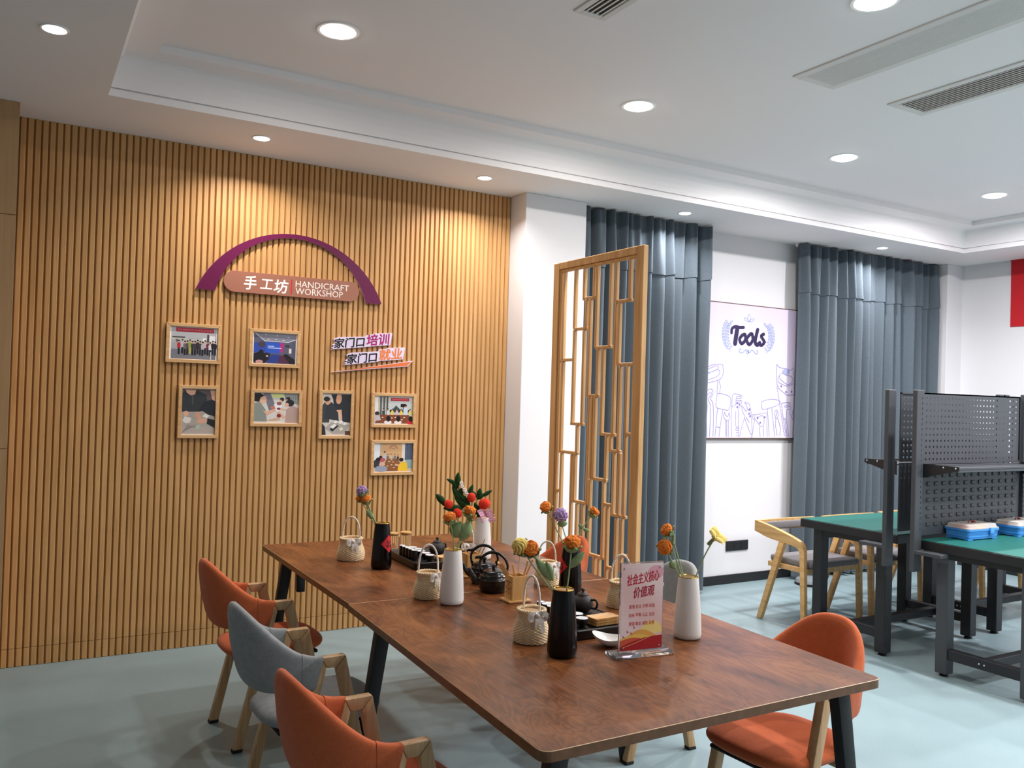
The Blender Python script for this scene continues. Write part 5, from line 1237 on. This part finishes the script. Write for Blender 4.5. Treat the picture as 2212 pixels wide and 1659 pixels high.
p.text('HANDICRAFT', .008, .064, .040, S(248, 238, 232), w=.352, bold=.002); p.text('WORKSHOP', .008, .018, .041, S(248, 238, 232), w=.312, bold=.002)
p.build('lettering', M['print'], pl_)
# ---------------------------------------------------------------- slanted two-line slogan board
so = thing('slogan_board', 'white cut-out slogan board in black, magenta and orange with a swoosh below', 'sign', (2.03, WF, 1.80))
def board(pts, nm):
    return MB().rprism([(x-2.03, z-1.80) for x, z in pts], -.018, -.0006, 1, .001, seg=1).build(nm, M['white_board'], so)
l1 = board([(1.745, 1.829), (1.765, 1.836), (1.752, 1.843), (1.772, 1.852), (1.757, 1.858), (1.778, 1.872), (1.766, 1.898), (1.800, 1.913), (1.986, 1.927), (1.988, 1.937), (2.034, 1.945), (2.040, 1.951), (2.172, 1.962), (2.168, 1.930), (2.160, 1.880), (1.992, 1.860), (1.980, 1.8565)], 'line_board')
l2 = board([(1.834, 1.731), (1.856, 1.739), (1.842, 1.746), (1.862, 1.755), (1.846, 1.761), (1.868, 1.775), (1.856, 1.800), (1.890, 1.816), (2.078, 1.834), (2.080, 1.848), (2.130, 1.853), (2.136, 1.860), (2.268, 1.870), (2.262, 1.832), (2.254, 1.789), (2.080, 1.768), (2.072, 1.763)], 'line_board')
sw = board([(1.757, 1.6815), (2.328, 1.783), (2.288, 1.741), (2.0, 1.7105)], 'swoosh_board')
mp = lambda: plane_map((-2.03, -.0183, -1.80), (1, 0, 0), (0, 0, 1), (0, -1, 0))
p = Print(mp(), .0001); a_ = R(6.6)
p.text('家门口', 1.772, 1.838, .062, S(20, 18, 22), fat=.030, shear=.16, w=.212, rot=a_); p.text('培训', 1.994, 1.866, .074, S(168, 36, 110), fat=.030, shear=.16, w=.166, rot=a_); p.build('lettering', M['print'], l1)
p = Print(mp(), .0001)
p.text('家门口', 1.862, 1.741, .062, S(20, 18, 22), fat=.030, shear=.16, w=.212, rot=a_); p.text('就业', 2.084, 1.773, .074, S(232, 128, 62), fat=.030, shear=.16, w=.168, rot=a_); p.build('lettering', M['print'], l2)
p = Print(mp(), .0001); p.poly([(1.800, 1.6905), (2.316, 1.7775), (2.284, 1.745), (2.0, 1.7145)], S(226, 118, 62)); p.build('swoosh', M['print'], sw)
# ---------------------------------------------------------------- tools poster
XC, ZC = 5.51, 1.8355
po = thing('tools_poster', 'lilac canvas poster lettered Tools with line-drawn hand tools between the curtains', 'poster', (XC, Y1, ZC))
hw, hh = .610, .577
MB().bbox(-hw, hw, -.030, -.001, -hh, hh, .002, 1).build('canvas', plain('canvas_side', S(198, 186, 214), .7), po)
for a in ((-hw-.006, hw+.006, hh, hh+.007), (-hw-.006, hw+.006, -hh-.007, -hh), (-hw-.007, -hw, -hh, hh), (hw, hw+.007, -hh, hh)):
    MB().box(a[0], a[1], -.032, -.001, a[2], a[3]).build('frame_strip', plain('poster_frame', S(92, 62, 52), .5), po)
p = Print(plane_map((-XC, -.0304, -ZC), (1, 0, 0), (0, 0, 1), (0, -1, 0)), .00012)
p.gridfill(XC-hw, ZC-hh, XC+hw, ZC+hh, 4, 8, lambda x, y: S(222-(y-ZC)*6, 212-(y-ZC)*10, 236-(y-ZC)*4))
LN, LB, NV = S(150, 148, 196), S(140, 156, 200), S(34, 28, 72)
PST=[[(5.4956, 2.2724), (5.4764, 2.3017), (5.4933, 2.3363), (5.5126, 2.3043), (5.4956, 2.2724)],
[(5.4895, 2.272), (5.4531, 2.2782), (5.4367, 2.3006), (5.4706, 2.2943), (5.4895, 2.272)],
[(5.5017, 2.2711), (5.5379, 2.278), (5.5591, 2.2989), (5.5191, 2.2943), (5.5017, 2.2711)],
[(5.2843, 2.0025), (5.2418, 2.0434), (5.2226, 2.094), (5.2184, 2.1454), (5.2306, 2.1978), (5.2584, 2.2385)],
[(5.7102, 2.0025), (5.7559, 2.0539), (5.7766, 2.1087), (5.7747, 2.1622), (5.7565, 2.2147), (5.7179, 2.2434)],
[(5.4141, 2.0224), (5.3899, 2.0298), (5.3858, 2.0121), (5.4055, 1.9957), (5.4328, 2.0015), (5.4562, 2.0202), (5.4862, 2.0236), (5.5048, 2.0096), (5.4873, 1.9912), (5.4724, 2.0036), (5.4866, 2.0131), (5.5088, 2.0011), (5.5228, 2.015), (5.5407, 2.0264), (5.5656, 2.0128), (5.5907, 1.9938), (5.6111, 2.0063), (5.608, 2.0265), (5.5898, 2.0185)],
[(5.0018, 1.8454), (5.0802, 1.8768), (5.1718, 1.8868), (5.2012, 1.8735), (5.1874, 1.77), (5.0063, 1.7151)],
[(5.0046, 1.8285), (5.1035, 1.865), (5.1469, 1.8703), (5.1442, 1.8497), (5.0822, 1.8198), (5.0056, 1.8015)],
[(5.0061, 1.7862), (5.0934, 1.8262), (5.1562, 1.8373), (5.1653, 1.8077), (5.1238, 1.7762), (5.0076, 1.7422)],
[(5.1477, 1.7514), (5.1402, 1.6358)],
[(5.1784, 1.7636), (5.1596, 1.739), (5.1806, 1.7011), (5.1691, 1.6348)],
[(5.022, 1.5902), (5.0149, 1.6323), (5.0532, 1.6716), (5.0935, 1.66), (5.0893, 1.6173), (5.0674, 1.5913), (5.0974, 1.5494), (5.1096, 1.4303), (5.1072, 1.2685)],
[(5.022, 1.5902), (5.0357, 1.5226), (5.0277, 1.4293), (5.039, 1.2684)],
[(5.0324, 1.6159), (5.0654, 1.6465), (5.0776, 1.6255), (5.0447, 1.5907), (5.0572, 1.557), (5.0752, 1.5319)],
[(5.0698, 1.5233), (5.0739, 1.4044), (5.0673, 1.2684)],
[(5.146, 1.6359), (5.2155, 1.6335), (5.2984, 1.6012), (5.2843, 1.5016), (5.2084, 1.5046), (5.1326, 1.5245), (5.146, 1.6359)],
[(5.1523, 1.5206), (5.1301, 1.2685)],
[(5.2143, 1.5021), (5.185, 1.3457), (5.1762, 1.2686)],
[(5.1444, 1.3539), (5.1932, 1.344)],
[(5.2325, 1.4792), (5.2221, 1.4447), (5.2488, 1.4132), (5.2816, 1.411), (5.2982, 1.4414), (5.2852, 1.4757), (5.2746, 1.4454), (5.2511, 1.4494), (5.2325, 1.4792)],
[(5.2489, 1.4106), (5.2539, 1.2687)],
[(5.2606, 1.4108), (5.2656, 1.2687)],
[(5.2793, 1.411), (5.2843, 1.2688)],
[(5.3153, 1.5238), (5.3212, 1.6234), (5.3502, 1.6397), (5.422, 1.6278), (5.4285, 1.6131), (5.3688, 1.6159), (5.3618, 1.5464), (5.3135, 1.5064), (5.3219, 1.2688)],
[(5.3694, 1.5986), (5.4266, 1.6), (5.4236, 1.5825), (5.3641, 1.5811)],
[(5.3618, 1.5464), (5.4296, 1.5826), (5.4216, 1.5389), (5.3967, 1.4993), (5.4048, 1.269)],
[(5.3637, 1.49), (5.3682, 1.3643), (5.3902, 1.3471), (5.3991, 1.3646)],
[(5.3725, 1.3426), (5.4022, 1.3428), (5.4028, 1.3255), (5.3731, 1.3253), (5.3725, 1.3426)],
[(5.3739, 1.3036), (5.4036, 1.3037), (5.4045, 1.2777), (5.3748, 1.2776)],
[(5.4311, 1.5391), (5.4449, 1.487), (5.4705, 1.4438), (5.4379, 1.3474), (5.4167, 1.269)],
[(5.466, 1.5704), (5.5209, 1.554), (5.5408, 1.5062), (5.5554, 1.4361), (5.5671, 1.278), (5.5492, 1.2692)],
[(5.4662, 1.566), (5.4975, 1.5317), (5.493, 1.4878), (5.4495, 1.5264), (5.4311, 1.5391)],
[(5.4708, 1.435), (5.5355, 1.3131), (5.5671, 1.278)],
[(5.4825, 1.4439), (5.5327, 1.392)],
[(5.4986, 1.501), (5.5343, 1.5192)],
[(5.5667, 1.4626), (5.5911, 1.463), (5.5923, 1.4278), (5.574, 1.4276), (5.5667, 1.4626)],
[(5.5911, 1.4612), (5.7386, 1.483), (5.7452, 1.3674)],
[(5.5923, 1.4278), (5.6429, 1.3842), (5.6684, 1.3623), (5.705, 1.3759), (5.7025, 1.4469), (5.6529, 1.4507), (5.6294, 1.4194)],
[(5.5926, 1.419), (5.5671, 1.278)],
[(5.6562, 1.3578), (5.6655, 1.2694)],
[(5.6992, 1.367), (5.7088, 1.2695)],
[(5.7452, 1.3674), (5.7524, 1.2696)],
[(5.6706, 1.5793), (5.7844, 1.6042), (5.8858, 1.595), (5.9018, 1.5755), (5.8621, 1.5477), (5.7374, 1.5168), (5.6814, 1.5175), (5.6706, 1.5793)],
[(5.7474, 1.5169), (5.7774, 1.2696)],
[(5.7996, 1.5286), (5.8466, 1.2697)],
[(5.839, 1.4846), (5.857, 1.5118), (5.8795, 1.4852), (5.8786, 1.4403), (5.8507, 1.44), (5.839, 1.4846)],
[(5.8558, 1.44), (5.8532, 1.3683), (5.878, 1.2788)],
[(5.876, 1.4403), (5.9174, 1.3508), (5.9098, 1.2788)],
[(5.8577, 1.4938), (5.8656, 1.4491)],
[(5.849, 1.9171), (5.8881, 1.89), (5.9782, 1.8803), (6.0304, 1.8689), (6.0625, 1.8793), (6.0903, 1.648)],
[(5.849, 1.9171), (5.8619, 1.7317), (5.9603, 1.6581), (5.9865, 1.6453), (6.0903, 1.6507)],
[(5.8843, 1.8179), (5.9218, 1.8392), (5.9803, 1.8215), (6.0388, 1.8147), (6.0534, 1.7698), (5.9961, 1.7406), (5.9243, 1.7698), (5.8914, 1.7957), (5.8843, 1.8179)],
[(5.8716, 1.8174), (5.8735, 1.7636), (5.9318, 1.7385), (5.9966, 1.727), (6.0671, 1.752)],
[(5.9224, 1.5715), (6.0148, 1.578), (6.0284, 1.5602), (5.9642, 1.5498), (5.9711, 1.5364), (6.0355, 1.5422), (6.0298, 1.5194), (5.9912, 1.5142), (5.9873, 1.4417), (5.9488, 1.4412), (5.9224, 1.5715)],
[(5.9489, 1.4367), (5.9934, 1.27)],
[(5.9682, 1.437), (6.0063, 1.27)],
[(5.9835, 1.4417), (6.0257, 1.27)],
[(6.0363, 1.5195), (6.0245, 1.4875), (6.079, 1.4156)],
[(6.0689, 1.5155), (6.0637, 1.4791), (6.0846, 1.443)],
[(5.8635, 1.7228), (5.8568, 1.7087), (5.8704, 1.6952), (5.8638, 1.6811), (5.8774, 1.6675), (5.8707, 1.6534), (5.8844, 1.6399), (5.8777, 1.6258), (5.8913, 1.6122), (5.8846, 1.5981), (5.8983, 1.5845), (5.8916, 1.5704), (5.9053, 1.5567), (5.8986, 1.5426), (5.9123, 1.529), (5.9055, 1.5149), (5.9192, 1.5012), (5.9125, 1.4871), (5.9262, 1.4734), (5.9195, 1.4593), (5.9332, 1.4455), (5.9265, 1.4315), (5.9402, 1.4177), (5.9335, 1.4036), (5.9473, 1.3898), (5.9405, 1.3758), (5.9543, 1.3619), (5.9475, 1.3479), (5.9613, 1.334), (5.9545, 1.32), (5.9683, 1.306), (5.9616, 1.292), (5.9754, 1.2781)],
]
PTX=[[(5.2904, 2.1629), (5.2951, 2.1978), (5.3298, 2.2174), (5.3775, 2.2145), (5.4312, 2.2181)],
[(5.3574, 2.2106), (5.3349, 2.0745)],
[(5.4156, 2.149), (5.387, 2.1123), (5.4121, 2.0772), (5.4531, 2.1075), (5.4514, 2.1555), (5.4156, 2.149)],
[(5.5115, 2.1637), (5.4708, 2.1173), (5.5026, 2.0736), (5.5437, 2.1129), (5.5358, 2.1652), (5.5115, 2.1637)],
[(5.4522, 2.1337), (5.4819, 2.1443)],
[(5.5364, 2.1476), (5.5733, 2.1411)],
[(5.6015, 2.2091), (5.5745, 2.1058), (5.6, 2.0764), (5.6301, 2.0958)],
[(5.6768, 2.174), (5.6466, 2.1544), (5.6854, 2.1079), (5.6555, 2.0769), (5.6181, 2.0863)],
[(5.6792, 2.1075), (5.7016, 2.1061)],
]

sprig = lambda P, flip: [p.ell(x+s*.020*flip, z+.012, .022, .0095, S(166, 180, 214), 10, rot=(.75*s*flip+(0 if s*flip > 0 else PI))) for i, (x, z) in enumerate(P) for s in (-1, 1)]
for i, st in enumerate(PST):
    if i in (3, 4):
        p.stroke(st, .006, LB, 5)
        Q = [Vector((a, b, 0)) for a, b in st]; Q = [q for pr_ in zip(Q, Q[1:]) for q in (pr_[0], (pr_[0]+pr_[1])/2)][1:]+[Q[-1]]
        for k, q in enumerate(Q[::1]):
            for s in (-1, 1):
                p.ell(q.x+s*.024, q.y+.014, .024, .0105, LB, 10, rot=.7 if s > 0 else PI-.7); p.ell(q.x+s*.024, q.y+.014, .016, .0055, S(196, 200, 228), 8, rot=.7 if s > 0 else PI-.7)
    elif i < 3: p.stroke(st, .006, LB, 6)
    elif i == 5: p.stroke(st, .008, LB, 4)
    else: p.stroke(st, .0052, LN, 4, smooth=(len(st) > 4 and i not in (len(PST)-1,)))
for x, z in ((5.9132, 1.7217), (5.9753, 1.6721), (6.0463, 1.6768), (5.3803, 1.5598), (5.4044, 1.5498), (5.3815, 1.525), (5.525, 1.5059), (5.5239, 1.4708), (5.5367, 1.449), (5.6263, 1.437), (5.7151, 1.4426), (5.6611, 1.3933)): p.ell(x, z, .010, .010, S(120, 116, 176), 10)
p.ell(5.969, 1.853, .048, .026, S(168, 170, 212), 14)
WD = [.028, .046, .031, .031, .014, .012, .036, .030, .014]
for i, st in enumerate(PTX):
    w0 = WD[i] if i < len(WD) else .036
    p.stroke(st, w0, NV, 8, smooth=True)
    for q in (st[0], st[-1]): p.ell(q[0], q[1], w0/2, w0/2, NV, 10)
p.build('print', M['print'], po)
